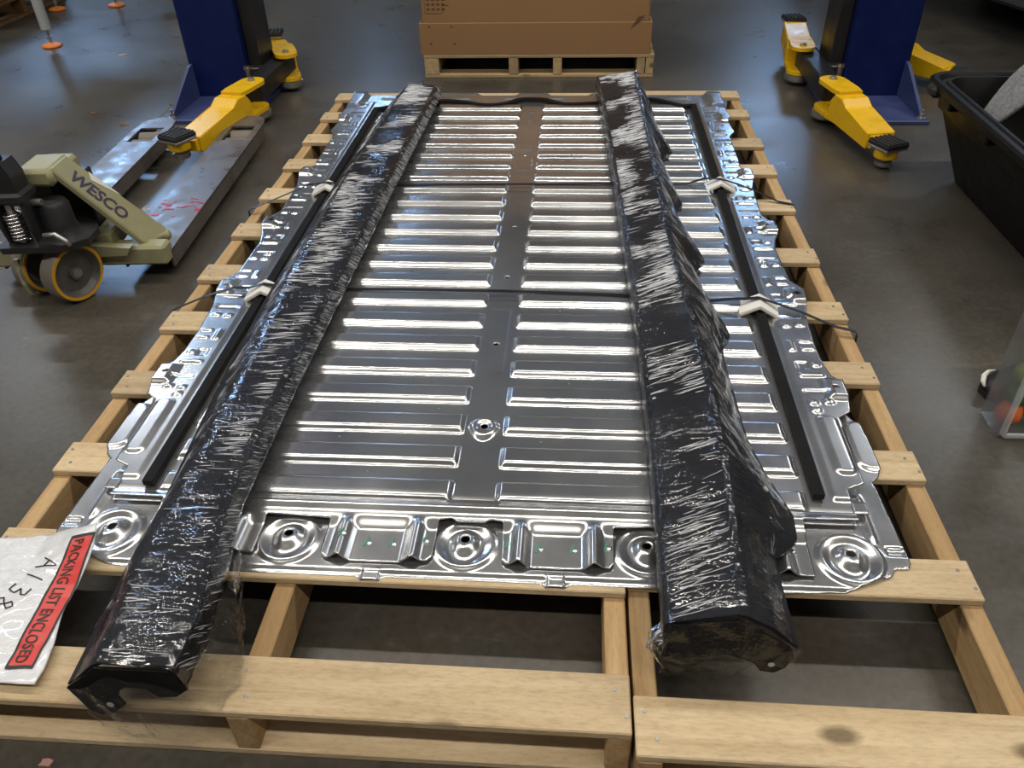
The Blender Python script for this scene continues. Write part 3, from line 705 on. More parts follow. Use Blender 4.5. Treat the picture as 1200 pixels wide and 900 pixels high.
# ------------------------------------------------------------------ straps and corner protectors
def strap(label, pts):
    g = G(); g.ribbon(pts, (0, 1, 0), .012, .0014); return tag(g.build('strapping_band', 'strap'), label, 'strap', 'black bands tying the panel down')
SZ = PT+.0335
strap('near black plastic strap across the panel, in front of the middle', [(-.004, .845, .03), (-.004, .85, .118), (.008, .853, .124), (.09, .872, .152), (.16, .890, .168), (.200, .898, .1640), (.236, .905, .1728), (.272, .910, .1640), (.30, .913, .155), (.36, .917, SZ-.003), (.60, .925, SZ-.003), (.8735, .925, SZ-.0035), (1.15, .915, SZ-.003), (1.40, .893, SZ-.003), (1.46, .888, .160), (1.482, .882, .1640), (1.518, .874, .1728), (1.555, .866, .1640), (1.62, .846, .150), (1.70, .82, .126), (1.746, .806, .123), (1.7505, .803, .115), (1.751, .80, .02)])
strap('far black plastic strap across the panel, nearer the cardboard box', [(-.004, 1.462, .03), (-.004, 1.465, .118), (.008, 1.468, .124), (.10, 1.505, .15), (.18, 1.548, .172), (.236, 1.567, .1728), (.272, 1.576, .1640), (.31, 1.588, .155), (.36, 1.596, SZ-.004), (.60, 1.612, SZ-.004), (.8735, 1.618, SZ-.0045), (1.15, 1.625, SZ-.004), (1.42, 1.628, SZ-.004), (1.47, 1.625, .170), (1.525, 1.615, .1728), (1.57, 1.600, .1640), (1.63, 1.578, .150), (1.70, 1.550, .126), (1.746, 1.535, .123), (1.7505, 1.533, .115), (1.751, 1.53, .02)])
def protector(x, y, label, rz=0.0, wd=.048):
    t = thing('corner_protector', label, 'corner protector', (x, y, FZ+.005), rz, 'white card corner protectors', local=True)
    g = G(); a = .031
    zt = .026
    prof = [(-wd, .0), (0, zt), (wd, .0), (wd-.004, -.004), (0, zt-.006), (-wd+.004, -.004)]
    g.prism(prof, lambda px, pz: (px, -a, pz), lambda px, pz: (px, a, pz)); g.build('folded_card', 'white_card', t)
    g = G(); prof2 = [(-wd+.003, -.0035), (0, zt-.0055), (wd-.003, -.0035), (wd-.005, -.0065), (0, zt-.0085), (-wd+.005, -.0065)]
    g.prism(prof2, lambda px, pz: (px, -a-.001, pz), lambda px, pz: (px, a+.001, pz)); g.build('card_core', 'card_edge', t)
    return t
protector(.2365, .902, 'bent white card protector under the near strap on the left foam strip', .08)
protector(.2365, 1.563, 'bent white card protector under the far strap on the left foam strip', .05)
protector(1.5195, .868, 'bent white card protector under the near strap on the right foam strip', -.12)
protector(1.5235, 1.612, 'bent white card protector under the far strap on the right foam strip', -.05)

# ------------------------------------------------------------------ packing list pouch
def pz_(x, y):
    z = .1275+.004*(nz(x, y, 0, 14)+1)+.003*(nz(x, y, 3, 40)+1)
    z += .030*max(0, min(1, (x-.10)/.1))*max(0, min(1, (y+.06)/.10))          # top right corner lifts over the frame
    z += .010*math.exp(-((x-.11)**2+(y+.10)**2)/.004)
    return z
po = thing('packing_list_pouch', 'white plastic envelope with a red and black packing list band, left of the pallet', 'envelope', (.08, -.10, PT))
# corners: TL, TR, BR, BL of the bag
PC = [(-.105, .030), (.202, .062), (.240, -.240), (-.075, -.268)]
def bag(u, v):
    a = Vector(PC[0]).lerp(Vector(PC[1]), u); c = Vector(PC[3]).lerp(Vector(PC[2]), u); p = a.lerp(c, v)
    return p.x+.006*math.sin(v*9), p.y+.004*math.sin(u*11)
g = G(); nu, nv = 60, 60; rings = []
for i in range(nv+1):
    row = []
    for j in range(nu+1):
        x, y = bag(j/nu, i/nv); row.append(Vector((x, y, pz_(x, y))))
    rings.append(row)
g.loft(rings, closed=False, cap=False); o = g.build('bag', 'poly_bag', po, smooth=True)
so = o.modifiers.new('thick', 'SOLIDIFY'); so.thickness = .0025; so.offset = -1
def on_bag(quad, u, v, lift):
    a = Vector(quad[0]).lerp(Vector(quad[1]), u); c = Vector(quad[3]).lerp(Vector(quad[2]), u); p = a.lerp(c, v)
    return Vector((p.x, p.y, pz_(p.x, p.y)+lift))
# band: u runs along the reading direction (top -> bottom), v from left edge (letter feet) to right edge (letter tops)
BQ = [(.166, .030), (.181, -.218), (.224, -.216), (.208, .036)]
def band_mesh(name, u0, u1, v0, v1, lift, mat):
    g = G(); n = 40
    rings = [[on_bag(BQ, u0+(u1-u0)*i/n, v0+(v1-v0)*k/4, lift) for k in range(5)] for i in range(n+1)]
    g.loft(rings, closed=False, cap=False); return g.build(name, mat, po, smooth=True)
band_mesh('red_band', 0, 1, 0, 1, .0012, 'label_red')
for v0, v1 in ((-.03, .06), (.94, 1.03)): band_mesh('band_border', -.01, 1.01, v0, v1, .0016, 'ink_black')
band_mesh('band_border', -.012, .012, 0, 1, .0016, 'ink_black'); band_mesh('band_border', .988, 1.012, 0, 1, .0016, 'ink_black')
me = text_mesh('PACKING LIST ENCLOSED', 1.0, bold=.012)
xs_ = [v.co.x for v in me.vertices]; x0, x1 = min(xs_), max(xs_)
for v in me.vertices:
    v.co = on_bag(BQ, .03+.94*(v.co.x-x0)/(x1-x0), .20+.78*v.co.y*.80, .0022)
me.materials.append(MATS['ink_black']); o = bpy.data.objects.new('band_lettering', me); col.objects.link(o); attach(o, po)
# handwriting A1382
WQ = [(.128, -.004), (.084, -.150), (.118, -.162), (.164, -.012)]
strokes = {'A': [[(0, 0), (.5, 1), (1, 0)], [(.2, .4), (.85, .42)]], '1': [[(.4, 0), (.55, 1)]], '3': [[(.1, .95), (.75, 1), (.8, .75), (.35, .52), (.85, .4), (.75, .05), (.1, .02)]],
           '8': [[(.55, .52), (.15, .75), (.45, 1), (.8, .8), (.5, .5), (.1, .25), (.45, 0), (.85, .2), (.55, .52)]], '2': [[(.1, .8), (.45, 1), (.85, .75), (.1, .02), (1, .05)]]}
for i, ch in enumerate('A1382'):
    for st in strokes[ch]:
        pts = []
        for k in range(len(st)-1):
            for t in np.linspace(0, 1, 6)[:-1]:
                a = Vector(st[k]).lerp(Vector(st[k+1]), t); pts.append(on_bag(WQ, (i+a.x*.72)/5, a.y, .0016))
        pts.append(on_bag(WQ, (i+st[-1][0]*.72)/5, st[-1][1], .0016))
        g = G(); g.tube(pts, .0011, 5); g.build('handwriting', 'ink_black', po)

# ------------------------------------------------------------------ cardboard box on pallet
bp_t = thing('pallet', 'worn wooden pallet carrying the large cardboard box at the back', 'pallet', (.85, 3.75, 0))
BX0, BX1, BY0, BY1 = .277, 1.436, 3.30, 4.30
for i in range(7):
    y = BY0+.0455+i*(BY1-BY0-.091)/6
    board('deck_board', BX1-BX0, .091, .016, 'old_pallet_wood', bp_t, ((BX0+BX1)/2, y, .104))
for a, c in ((.279, .352), (.709, .757), (.933, .977), (1.351, 1.392), (1.396, 1.434)):
    board('stringer', BY1-BY0-.002, c-a, .080, 'old_pallet_wood', bp_t, ((a+c)/2, (BY0+BY1)/2, .056), math.pi/2)
for y in (BY0+.05, (BY0+BY1)/2, BY1-.05):
    board('bottom_board', BX1-BX0, .095, .016, 'old_pallet_wood', bp_t, ((BX0+BX1)/2, y, .008))
bx = thing('cardboard_box', 'large brown cardboard box standing on the worn pallet at the back', 'box', (.84, 3.78, .112))
g = G(); g.box(.281, 1.400, 3.318, 4.28, .114, .92, .006); g.build('carton', 'cardboard', bx)
g = G()      # lower tray around it
g.box(.266, 1.414, 3.301, 3.312, .1125, .262, .002); g.box(.266, 1.414, 4.286, 4.297, .1125, .262, .002); g.box(.266, .277, 3.312, 4.286, .1125, .262, .002); g.box(1.403, 1.414, 3.312, 4.286, .1125, .262, .002)
tray = g.build('tray', 'cardboard', bx)
g = G(); g.box(.79, .85, 3.3165, 4.2815, .9203, .9212); g.build('tape', 'tape', bx)
g = G()
for (x0, x1, z0, z1) in ((.300, .385, .303, .3045), (.300, .3015, .303, .40), (.30, .42, .40, .4015), (.385, .3865, .303, .34), (.385, .42, .34, .3415)): g.box(x0, x1, 3.3168, 3.3178, z0, z1)
for k in range(3):
    for q in range(4): g.box(.310+q*.025, .325+q*.025, 3.3168, 3.3178, .318+k*.022, .328+k*.022)
g.build('printed_mark', 'cardboard_ink', bx)
for (x, z) in ((.318, .245), (.43, .245), (.322, .165), (.44, .165)):
    g = G(); g.cyl((x, 3.3005, z), (x, 3.302, z), .0055, 10); g.build('staple_hole', 'cardboard_ink', bx)
g = G(); g.prism([(1.31, .235), (1.345, .285), (1.378, .293), (1.35, .262)], lambda x, z: (x, 3.299, z), lambda x, z: (x, 3.3005, z)); g.build('torn_flap', 'cardboard_ink', bx)

# ------------------------------------------------------------------ two-post lift
def lift_arm(parent, piv, tip, ztop, sx, pad_z, flat=False, pad=True):
    """yellow swing arm in the column frame; piv/tip are local xy (already for the right-hand post)"""
    mir = sx < 0
    P = Vector((piv[0], piv[1], 0)); T = Vector((tip[0], tip[1], 0)); d = (T-P); L = d.length; d.normalize(); n = Vector((-d.y, d.x, 0))
    def M(u, v, z): return P+d*u+n*v+Vector((0, 0, z))
    zb = ztop-.115
    # upper and lower knuckle plates
    kn = [(.055*math.cos(a), .055*math.sin(a)) for a in np.linspace(math.pi*.5, math.pi*1.5, 12)]
    kn = kn+[(.12, -.055), (.17, -.048), (.17, .048), (.12, .055)]
    g = G()
    for za, zc in ((ztop-.016, ztop), (zb-.01, zb+.006)): g.prism(kn, lambda u, v: M(u, v, za), lambda u, v: M(u, v, zc))
    arm = g.build('swing_arm', 'lift_yellow', parent, mirror=mir)
    g = G(); prof = [(.12, zb-.006), (.12, ztop-.045), (.15, ztop-.012), (.215, ztop-.012), (.25, ztop-.04), (L-.05, ztop-.065), (L-.05, zb-.012)]
    if flat: prof = [(.12, zb-.006), (.12, ztop-.045), (.15, ztop-.012), (L-.05, ztop+.006), (L-.05, zb+.03)]
    wbe = .056
    g.prism(prof, lambda u, z: M(u, -wbe, z), lambda u, z: M(u, wbe, z)); bmesh.ops.bevel(g.bm, geom=list(g.bm.edges), offset=.004, segments=1, affect='EDGES')
    sub(g.build('arm_beam', 'lift_yellow', None, mirror=mir), arm)
    g = G(); zx = .06 if flat else 0.0; g.prism([(L-.10, zb-.004+zx), (L-.10, ztop-.072+zx), (L-.03, ztop-.076+zx), (L-.03, zb-.004+zx)], lambda u, z: M(u, -.044, z), lambda u, z: M(u, .044, z)); sub(g.build('arm_extension', 'lift_yellow', None, mirror=mir), arm)
    g = G(); g.cyl(M(0, 0, ztop), M(0, 0, ztop+.008), .016, 16); g.cyl(M(0, 0, ztop+.008), M(0, 0, ztop+.014), .010, 6); sub(g.build('pivot_bolt', 'steel', None, mirror=mir), arm)
    g = G(); g.lathe([(.03, 0), (.058, 0), (.062, .008), (.060, .028), (.05, .03)], M(0, 0, max(zb-.042, .001)), seg=28); sub(g.build('pivot_ring', 'steel', None, mirror=mir, angle=30), arm)
    if pad:
        zp = pad_z; zf = max(.001, zp-.066-.034)
        g = G(); g.lathe([(.0, 0), (.03, 0), (.034, .006), (.034, .018), (.022, .022), (.022, zp-.060-zf)], M(L+.012, 0, zf), seg=24); sub(g.build('threaded_foot', 'steel', None, mirror=mir, angle=30), arm)
        g = G(); g.lathe([(.0, 0), (.042, 0), (.044, .006), (.044, .03), (.040, .034), (.0, .034)], M(L+.012, 0, zp-.066), seg=24); sub(g.build('pad_collar', 'lift_yellow', None, mirror=mir, angle=30), arm)
        g = G(); g.box(-.052, .052, -.05, .05, 0, .01, .002, Matrix.Translation(M(L+.012, 0, zp-.032)) @ Matrix.Rotation(math.atan2(d.y, d.x)+.25, 4, 'Z')); sub(g.build('pad_plate', 'steel', None, mirror=mir), arm)
        g = G(); rot = Matrix.Translation(M(L+.012, 0, zp-.022)) @ Matrix.Rotation(math.atan2(d.y, d.x)+.25, 4, 'Z')
        g.box(-.053, .053, -.05, .05, 0, .016, .002, rot)
        for k in range(5): g.box(-.050, .050, -.046+k*.020, -.034+k*.020, .016, .022, .0015, rot)
        sub(g.build('rubber_pad', 'rubber', None, mirror=mir), arm)
    return arm
def lift_post(loc, sx, label, arms):
    t = thing('lift_post', label, 'vehicle lift', loc, 0, 'two-post lift columns', local=True)
    mir = sx < 0
    g = G(); g.box(-.24, .155, -.44, .34, 0, .018, .003); plate_ = g.build('base_plate', 'lift_blue_base', t, mirror=mir)
    for (x, y) in ((.125, -.41), (.125, .30), (-.2, .30)):
        g = G(); g.cyl((x, y, .018), (x, y, .024), .018, 16); g.cyl((x, y, .024), (x, y, .040), .011, 6); g.cyl((x, y, .040), (x, y, .056), .006, 10); sub(g.build('anchor_bolt', 'steel', None, mirror=mir), plate_)
    # C-section column, open side facing the bay
    cs = [(-.14, -.10), (.13, -.10), (.14, -.09), (.14, .19), (.13, .20), (-.14, .20), (-.14, .13), (-.12, .13), (-.12, .18), (.12, .18), (.12, -.08), (-.12, -.08), (-.12, -.04), (-.14, -.04)]
    g = G(); g.prism(cs, lambda x, y: (x, y, .018), lambda x, y: (x, y, 3.3)); g.build('column', 'lift_blue', t, mirror=mir)
    for gx in (.118,):
        g = G(); g.prism([(-.10, .018), (-.10, .17), (-.14, .165), (-.41, .035), (-.41, .018)], lambda y, z: (gx, y, z), lambda y, z: (gx+.014, y, z)); g.build('gusset', 'lift_blue_base', t, mirror=mir)
    g = G(); g.prism([(.118, .018), (.118, .17), (.14, .17), (.23, .05), (.23, .018)], lambda x, z: (x, .02, z), lambda x, z: (x, .034, z)); g.build('gusset', 'lift_blue_base', t, mirror=mir)
    # carriage
    g = G(); g.box(-.20, -.142, -.055, .145, .05, 1.15, .004); g.box(-.142, .09, -.035, .125, .05, 1.15, .003); g.build('carriage', 'lift_black', t, mirror=mir)
    g = G(); g.box(-.285, -.201, -.34, .22, .062, .150, .006); g.box(-.201, -.142, -.10, .22, .062, .150, .004); br = g.build('arm_bracket', 'lift_black', t, mirror=mir)
    g = G(); g.cyl((-.21, -.26, .150), (-.21, -.26, .19), .009, 10); g.lathe([(0, 0), (.016, 0), (.016, .014), (.0, .016)], (-.21, -.26, .19), seg=14); sub(g.build('lock_pin', 'chrome', None, mirror=mir), br)
    for a in arms: lift_arm(t, *a, sx=sx) if not isinstance(a, dict) else lift_arm(t, sx=sx, **a)
    return t
lift_post((2.40, 3.05, 0), 1, 'tall dark blue lift column on the right, beside the black tub', [
    dict(piv=(-.27, -.39), tip=(-.175, -.89), ztop=.178, pad_z=.108),
    dict(piv=(-.28, .14), tip=(-.225, .62), ztop=.178, pad_z=.20, flat=True),
    dict(piv=(.10, .36), tip=(.42, .02), ztop=.17, pad_z=.10)])
lift_post((-.655, 3.05, 0), -1, 'tall dark blue lift column on the left, behind the pallet jack', [
    dict(piv=(-.27, -.39), tip=(-.155, -.945), ztop=.178, pad_z=.150),
    dict(piv=(-.29, .06), tip=(-.05, .60), ztop=.178, pad_z=.15)])
# a single lift arm, no whole hoist, showing at the top edge behind the left column
t = thing('hoist_arm', 'yellow hoist arm end with round foot behind the left blue column', 'vehicle lift', (-1.15, 4.85, 0), 0, local=True)
lift_arm(t, (0, 0), (-.62, .02), .20, 1, .17)

# ------------------------------------------------------------------ pallet jack
jk = thing('pallet_jack', 'khaki pallet jack with steel forks, parked left of the pallets', 'pallet jack', (-.455, 1.25, 0), R(3.7), local=True)
def fork(cx):
    g = G(); z1, z0 = .085, .030; hw = .078; L = 1.24
    prof = [(-hw, z0), (-hw, z1), (hw, z1), (hw, z0), (hw-.008, z0), (hw-.008, z1-.008), (-hw+.008, z1-.008), (-hw+.008, z0)]
    # top plate in pieces around the roller slot
    g.box(cx-hw, cx+hw, -.02, .93, z1-.008, z1, .002)
    g.box(cx-hw, cx-.048, .93, 1.09, z1-.008, z1, .002); g.box(cx+.048, cx+hw, .93, 1.09, z1-.008, z1, .002)
    g.prism([(cx-hw, 1.09), (cx+hw, 1.09), (cx+hw*.86, 1.17), (cx+hw*.45, 1.215), (cx-hw*.45, 1.215), (cx-hw*.86, 1.17)], lambda x, y: (x, y, z1-.008), lambda x, y: (x, y, z1-.001))
    for s in (-1, 1): g.box(cx+s*hw-.004*(1+s), cx+s*hw+.004*(1-s), -.02, 1.10, z0, z1-.001, .001)
    for s in (-1, 1): g.prism([(0, z0), (0, z1-.004), (.075, z1-.004), (.11, z1-.03), (.10, z0+.005)], lambda u, z: (cx+s*(hw-.004-u*.30), 1.10+u, z), lambda u, z: (cx+s*(hw-.012-u*.30), 1.10+u, z))
    fk = g.build('fork', 'fork_steel', jk)
    for yy in (.965, 1.05):
        g = G(); g.cyl((cx-.042, yy, .04), (cx+.042, yy, .04), .038, 20); sub(g.build('load_roller', 'tyre_tread', None, angle=30), fk)
    return fk
fr = fork(.192); fl = fork(-.192)
g = G(); rnd = random.Random(5)
for k in range(26):
    x = .192+rnd.uniform(-.07, .07); y = .30+rnd.gauss(0, .035); a = rnd.uniform(-.4, .4); l = rnd.uniform(.004, .016)
    g.ribbon([(x-l, y-a*l, .0856), (x, y, .0857), (x+l, y+a*l, .0856)], (0, 1, 0), rnd.uniform(.003, .009), .0006)
sub(g.build('red_paint_scuff', 'red_paint', None), fr)
# A-shaped frame: head box and sloping side plates down to the forks
g = G(); g.box(-.062, .040, -.105, .025, .330, .383, .012); g.box(-.055, .035, .0, .075, .31, .365, .01); g.build('frame_head', 'khaki_paint', jk, angle=40)
for s_ in (-1, 1):
    dU = Vector((s_*.192, .070, -.292)); B0 = Vector((s_*.036, -.090, .3815)); dv = Vector((0, 1, 0)); nn = Vector((s_*.835, 0, .55)).normalized()
    f3 = lambda u, v, h=0.0: B0+dU*u+dv*v+nn*h
    g = G(); g.prism([(.0, .0), (.0, .100), (1.0, .125), (1.03, -.01)], lambda u, v: f3(u, v), lambda u, v: f3(u, v, -.020)); bmesh.ops.bevel(g.bm, geom=list(g.bm.edges), offset=.004, segments=1, affect='EDGES')
    sp_ = g.build('side_plate', 'khaki_paint', jk)
    if s_ == 1:
        me = text_mesh('WESCO', .080, .0, .98, .0022); xs_ = [v.co.x for v in me.vertices]; xm = max(xs_)
        for v_ in me.vertices: v_.co = f3(.13+.52*v_.co.x/xm, .018+v_.co.y*.86, .0012)
        me.materials.append(MATS['lettering_purple']); lo_ = bpy.data.objects.new('lettering', me); col.objects.link(lo_); sub(lo_, sp_)
        g = G(); g.prism([(.20, .103), (.26, .078), (.34, .088), (.50, .111)], lambda u, v: f3(u, v, .0004), lambda u, v: f3(u, v, .0012)); sub(g.build('white_chip', 'white_paint', None), sp_)
g = G(); g.box(-.27, .27, -.06, .0, .055, .118, .008); g.box(-.115, -.06, -.05, .08, .10, .30, .006); g.box(.06, .115, -.05, .08, .10, .16, .006); g.build('fork_yoke', 'khaki_paint', jk)
g = G(); g.box(-.055, .055, .02, .085, .09, .32, .004); g.build('back_plate', 'black_steel', jk)
# link arm with bushing on the right
g = G(); g.prism([(-.02, -.016), (.105, -.012), (.12, .012), (.0, .022), (-.02, .012)], lambda u, z: (.06+u, -.085, .115+z), lambda u, z: (.06+u, -.055, .115+z)); lk = g.build('lift_link', 'khaki_paint', jk)
g = G(); g.cyl((.045, -.098, .115), (.045, -.05, .115), .016, 14); sub(g.build('link_bushing', 'khaki_paint', None), lk)
g = G(); g.cyl((.215, .035, .10), (.255, .020, .118), .010, 12); g.ball((.257, .019, .119), .015, (.6, 1, 1), 14); g.build('release_knob', 'khaki_paint', jk, angle=40)
PUMP_UP = .036
# pump, spring, handle base
pc = Vector((.0, -.145, PUMP_UP))
g = G(); g.lathe([(.0, .14), (.085, .14), (.095, .152), (.095, .166), (.070, .172), (.050, .176), (.044, .19), (.044, .25), (.036, .262), (.0, .264)], pc+Vector((.02, .03, 0)), seg=28); g.build('pump_body', 'black_steel', jk, angle=35)
g = G(); g.prism([(-.13, -.055), (-.11, -.075), (.06, -.07), (.115, -.02), (.115, .05), (-.10, .07)], lambda x, y: (pc.x+x, pc.y+y, PUMP_UP+.148), lambda x, y: (pc.x+x, pc.y+y, PUMP_UP+.166)); g.build('pump_foot', 'black_steel', jk)
sp0 = pc+Vector((-.062, -.035, .168)); pts = []
for k in range(8*14+1):
    a = 2*math.pi*k/14; pts.append(sp0+Vector((.021*math.cos(a), .021*math.sin(a), .006+.082*k/(8*14))))
g = G(); g.tube(pts, .0042, 8); g.build('return_spring', 'chrome', jk, smooth=True)
g = G(); g.cyl(sp0, sp0+Vector((0, 0, .115)), .011, 14); g.build('pump_piston', 'steel', jk)
for s in (-1, 1):
    g = G(); g.prism([(-.02, .165), (-.032, .215), (-.026, .30), (.03, .31), (.042, .25), (.02, .165)], lambda y, z: (pc.x-.062+s*.040, pc.y-.02+y, PUMP_UP+z), lambda y, z: (pc.x-.062+s*.040+.010, pc.y-.02+y, PUMP_UP+z)); g.build('handle_bracket', 'black_steel', jk)
g = G(); g.box(pc.x-.115, pc.x-.005, pc.y-.06, pc.y+.03, PUMP_UP+.285, PUMP_UP+.318, .008); g.build('handle_block', 'black_steel', jk)
g = G(); g.cyl((pc.x-.135, pc.y-.005, PUMP_UP+.272), (pc.x+.015, pc.y-.005, PUMP_UP+.272), .010, 14); g.build('handle_pin', 'steel', jk)
g = G(); g.prism([(-.05, .30), (-.045, .36), (-.02, .40), (.03, .40), (.045, .36), (.045, .30)], lambda x, z: (pc.x-.062+x, pc.y-.045, PUMP_UP+z), lambda x, z: (pc.x-.062+x, pc.y+.02, PUMP_UP+z)); g.build('handle_socket', 'black_steel', jk)
g = G(); g.tube([(pc.x-.062, pc.y-.012, .39), (pc.x-.085, pc.y-.045, .75), (pc.x-.105, pc.y-.075, 1.08)], [.024, .021, .021], 14); hd = g.build('handle', 'lift_blue', jk, smooth=True)
g = G(); hc = Vector((pc.x-.11, pc.y-.08, 1.2)); loop = [hc+Vector((.10*math.cos(a), 0, .13*math.sin(a))) for a in np.linspace(0, 2*math.pi, 28)[:-1]]; g.tube(loop, .016, 8, closed=True); sub(g.build('hand_grip', 'rubber', None, smooth=True), hd)
# hook lever and cable
g = G(); g.tube([(pc.x+.015, pc.y-.055, PUMP_UP+.195), (pc.x+.05, pc.y-.06, PUMP_UP+.20), (pc.x+.075, pc.y-.062, PUMP_UP+.18), (pc.x+.082, pc.y-.062, PUMP_UP+.165)], .007, 8); g.build('release_lever', 'steel', jk, smooth=True)
# twin steer wheels, turned
wx = Vector((math.cos(R(-27)), math.sin(R(-27)), 0)); wc = Vector((-.035, -.120, .0885)); wr = .0875
g = G(); g.cyl(wc-wx*.09, wc+wx*.09, .011, 14); g.build('axle', 'steel', jk)
g = G(); g.box(-.018, .018, -.03, .03, .10, .19, .004, Matrix.Translation((wc.x, wc.y, 0)) @ Matrix.Rotation(R(-27), 4, 'Z')); g.build('steer_fork', 'black_steel', jk)
for s in (-1, 1):
    c = wc+wx*s*.064
    g = G(); g.lathe([(.072, -.026), (wr-.004, -.026), (wr, -.021), (wr, .021), (wr-.004, .026), (.072, .026)], c, wx, 40); tr_ = g.build('steer_wheel', 'tyre_tread', jk, angle=30)
    for q in (-1, 1):
        g = G(); g.lathe([(.0745, -.0005), (.083, -.0005), (.083, .0015), (.0745, .0015)], c+wx*q*.0262, wx, 40); sub(g.build('tyre_edge', 'tyre_yellow', None, angle=30), tr_)
    g = G(); g.lathe([(.0, -.020), (.020, -.020), (.022, -.008), (.060, -.006), (.074, -.024), (.074, .024), (.060, .006), (.022, .008), (.020, .022), (.010, .023), (.0, .018)], c, wx, 32); sub(g.build('wheel_hub', 'wheel_hub', None, angle=35), tr_)
    g = G(); g.lathe([(.009, .0), (.014, .0), (.014, .003), (.009, .003)], c+wx*s*.0225, wx, 20); sub(g.build('bearing', 'steel', None), tr_)
# little foot guard at the wheel's left
g = G(); g.prism([(0, .02), (-.012, .06), (-.006, .14), (.006, .14), (.012, .05), (.022, .022)], lambda y, z: (pc.x-.125, pc.y-.02+y, z), lambda y, z: (pc.x-.112, pc.y-.02+y, z)); g.build('toe_guard', 'khaki_paint', jk)

# ------------------------------------------------------------------ black tub with grey fabric
tb = thing('storage_tub', 'large black plastic tub without lid at the right edge', 'tub', (2.75, 1.55, 0))
def rrect_ring(x0, x1, y0, y1, r, z, n=6):
    out = []
    for cx, cy, a0 in ((x1-r, y1-r, 0), (x0+r, y1-r, 90), (x0+r, y0+r, 180), (x1-r, y0+r, 270)):
        for k in range(n+1):
            a = R(a0+90*k/n); out.append(Vector((cx+r*math.cos(a), cy+r*math.sin(a), z)))
    return out
g = G()
X0, X1, Y0, Y1 = 2.292, 3.12, .98, 2.185
outer = [(.155, .155, .0, .05), (.148, .148, .006, .05), (.060, .085, .235, .05), (.060, .085, .24, .05), (.042, .06, .255, .06), (.035, .05, .30, .07), (.012, .014, .315, .09), (.0, .0, .325, .10), (.0, .0, .343, .10), (.008, .008, .350, .10), (.024, .024, .350, .09), (.030, .030, .343, .09), (.034, .034, .335, .09), (.044, .044, .335, .085), (.050, .050, .342, .08), (.060, .060, .342, .075), (.066, .066, .33, .07), (.075, .10, .24, .06), (.160, .160, .012, .05)]
g.loft([rrect_ring(X0+a, X1-a, Y0+c, Y1-c, r, z) for a, c, z, r in outer]); g.build('tub_shell', 'tub_black', tb, angle=28)
for (yy) in (1.93, 1.62, 1.30):
    g = G(); g.box(X0+.004, X0+.05, yy-.03, yy+.03, .292, .326, .006); g.build('rim_clip', 'tub_black', tb)
g = G(); g.box(X0-.012, X0+.03, 2.02, 2.09, .298, .338, .012); g.build('lid_hinge', 'rubber', tb)
g = G(); n = 14; rings = []
fab = [(2.54, 1.86, .30, .155), (2.60, 1.84, .345, .16), (2.68, 1.80, .39, .16), (2.78, 1.77, .44, .16), (2.86, 1.75, .47, .15)]
fp = [(2.455, 1.985, .20), (2.487, 1.972, .275), (2.535, 1.975, .35), (2.60, 1.965, .43), (2.68, 1.94, .50), (2.77, 1.90, .53), (2.86, 1.86, .48), (2.91, 1.83, .34)]
for i, p in enumerate(fp):
    row = []
    for k in range(13):
        v_ = -.5+k/12; wv = .07+.028*i; q = Vector(p)+Vector((.35*wv*v_, -wv*v_, .0)); q.z +=  .012*math.sin(k*1.3+i)+.010*nz(q.x, q.y, q.z, 15); q.x += .01*nz(q.y, q.x, 2, 12); row.append(q)
    rings.append(row)
g.loft(rings, closed=False, cap=False); o = g.build('fabric_roll', 'grey_fabric', None, smooth=True)
so = o.modifiers.new('thick', 'SOLIDIFY'); so.thickness = .022; ss = o.modifiers.new('s', 'SUBSURF'); ss.levels = 2; ss.render_levels = 2
tag(o, 'speckled grey felt cloth sticking out of the black tub', 'cloth')

# ------------------------------------------------------------------ clear box, produce, shoe
cb = thing('clear_box', 'clear plastic box standing on edge at the right, holding green and orange pieces', 'plastic box', (2.2, .60, 0))
bx0, bx1, by0, by1, bz1 = 2.022, 2.40, .565, .655, .30
g = G(); t_ = .003
g.box(bx0, bx1, by1-t_, by1, .001, bz1); g.box(bx0, bx0+t_, by0, by1-t_, .001, bz1); g.box(bx1-t_, bx1, by0, by1-t_, .001, bz1); g.box(bx0+t_, bx1-t_, by0, by1-t_, .001, .001+t_); g.box(bx0+t_, bx1-t_, by0, by1-t_, bz1-t_, bz1)
g.build('box_shell', 'clear_plastic', cb)
g = G(); ring = [(x, by0-.004, z) for x, z in ((bx0+.008, .014), (bx0+.014, .008), (bx1-.014, .008), (bx1-.008, .014), (bx1-.008, bz1-.012), (bx1-.014, bz1-.006), (bx0+.014, bz1-.006), (bx0+.008, bz1-.012))]
g.tube(ring, .0075, 8, closed=True); g.build('box_rim', 'frosted_plastic', cb, smooth=True)
def lumpy(name, c, r, sc, mat, label, cat):
    g = G(); g.ball(c, r, sc, 24)
    for v_ in g.bm.verts:
        d = (v_.co-Vector(c)); k = 1+.10*nz(v_.co.x, v_.co.y, v_.co.z, 38); v_.co = Vector(c)+d*k
    return tag(g.build(name, mat, None, smooth=True), label, cat)
lumpy('orange_ball', (2.057, .612, .036), .029, (1, .95, 1), 'veg_orange', 'round orange piece in the bottom corner of the clear box', 'toy')
lumpy('dark_green_ball', (2.062, .612, .090), .028, (1.05, .9, .95), 'veg_green', 'dark green piece resting above the orange one in the clear box', 'toy')
lumpy('lime_ball', (2.066, .612, .146), .030, (1.15, .9, .9), 'veg_lime', 'pale lime green piece in the middle of the clear box', 'toy')
lumpy('lime_ball', (2.128, .612, .050), .036, (1.0, .9, 1.1), 'veg_lime', 'lime green piece on the floor of the clear box beside the orange one', 'toy')
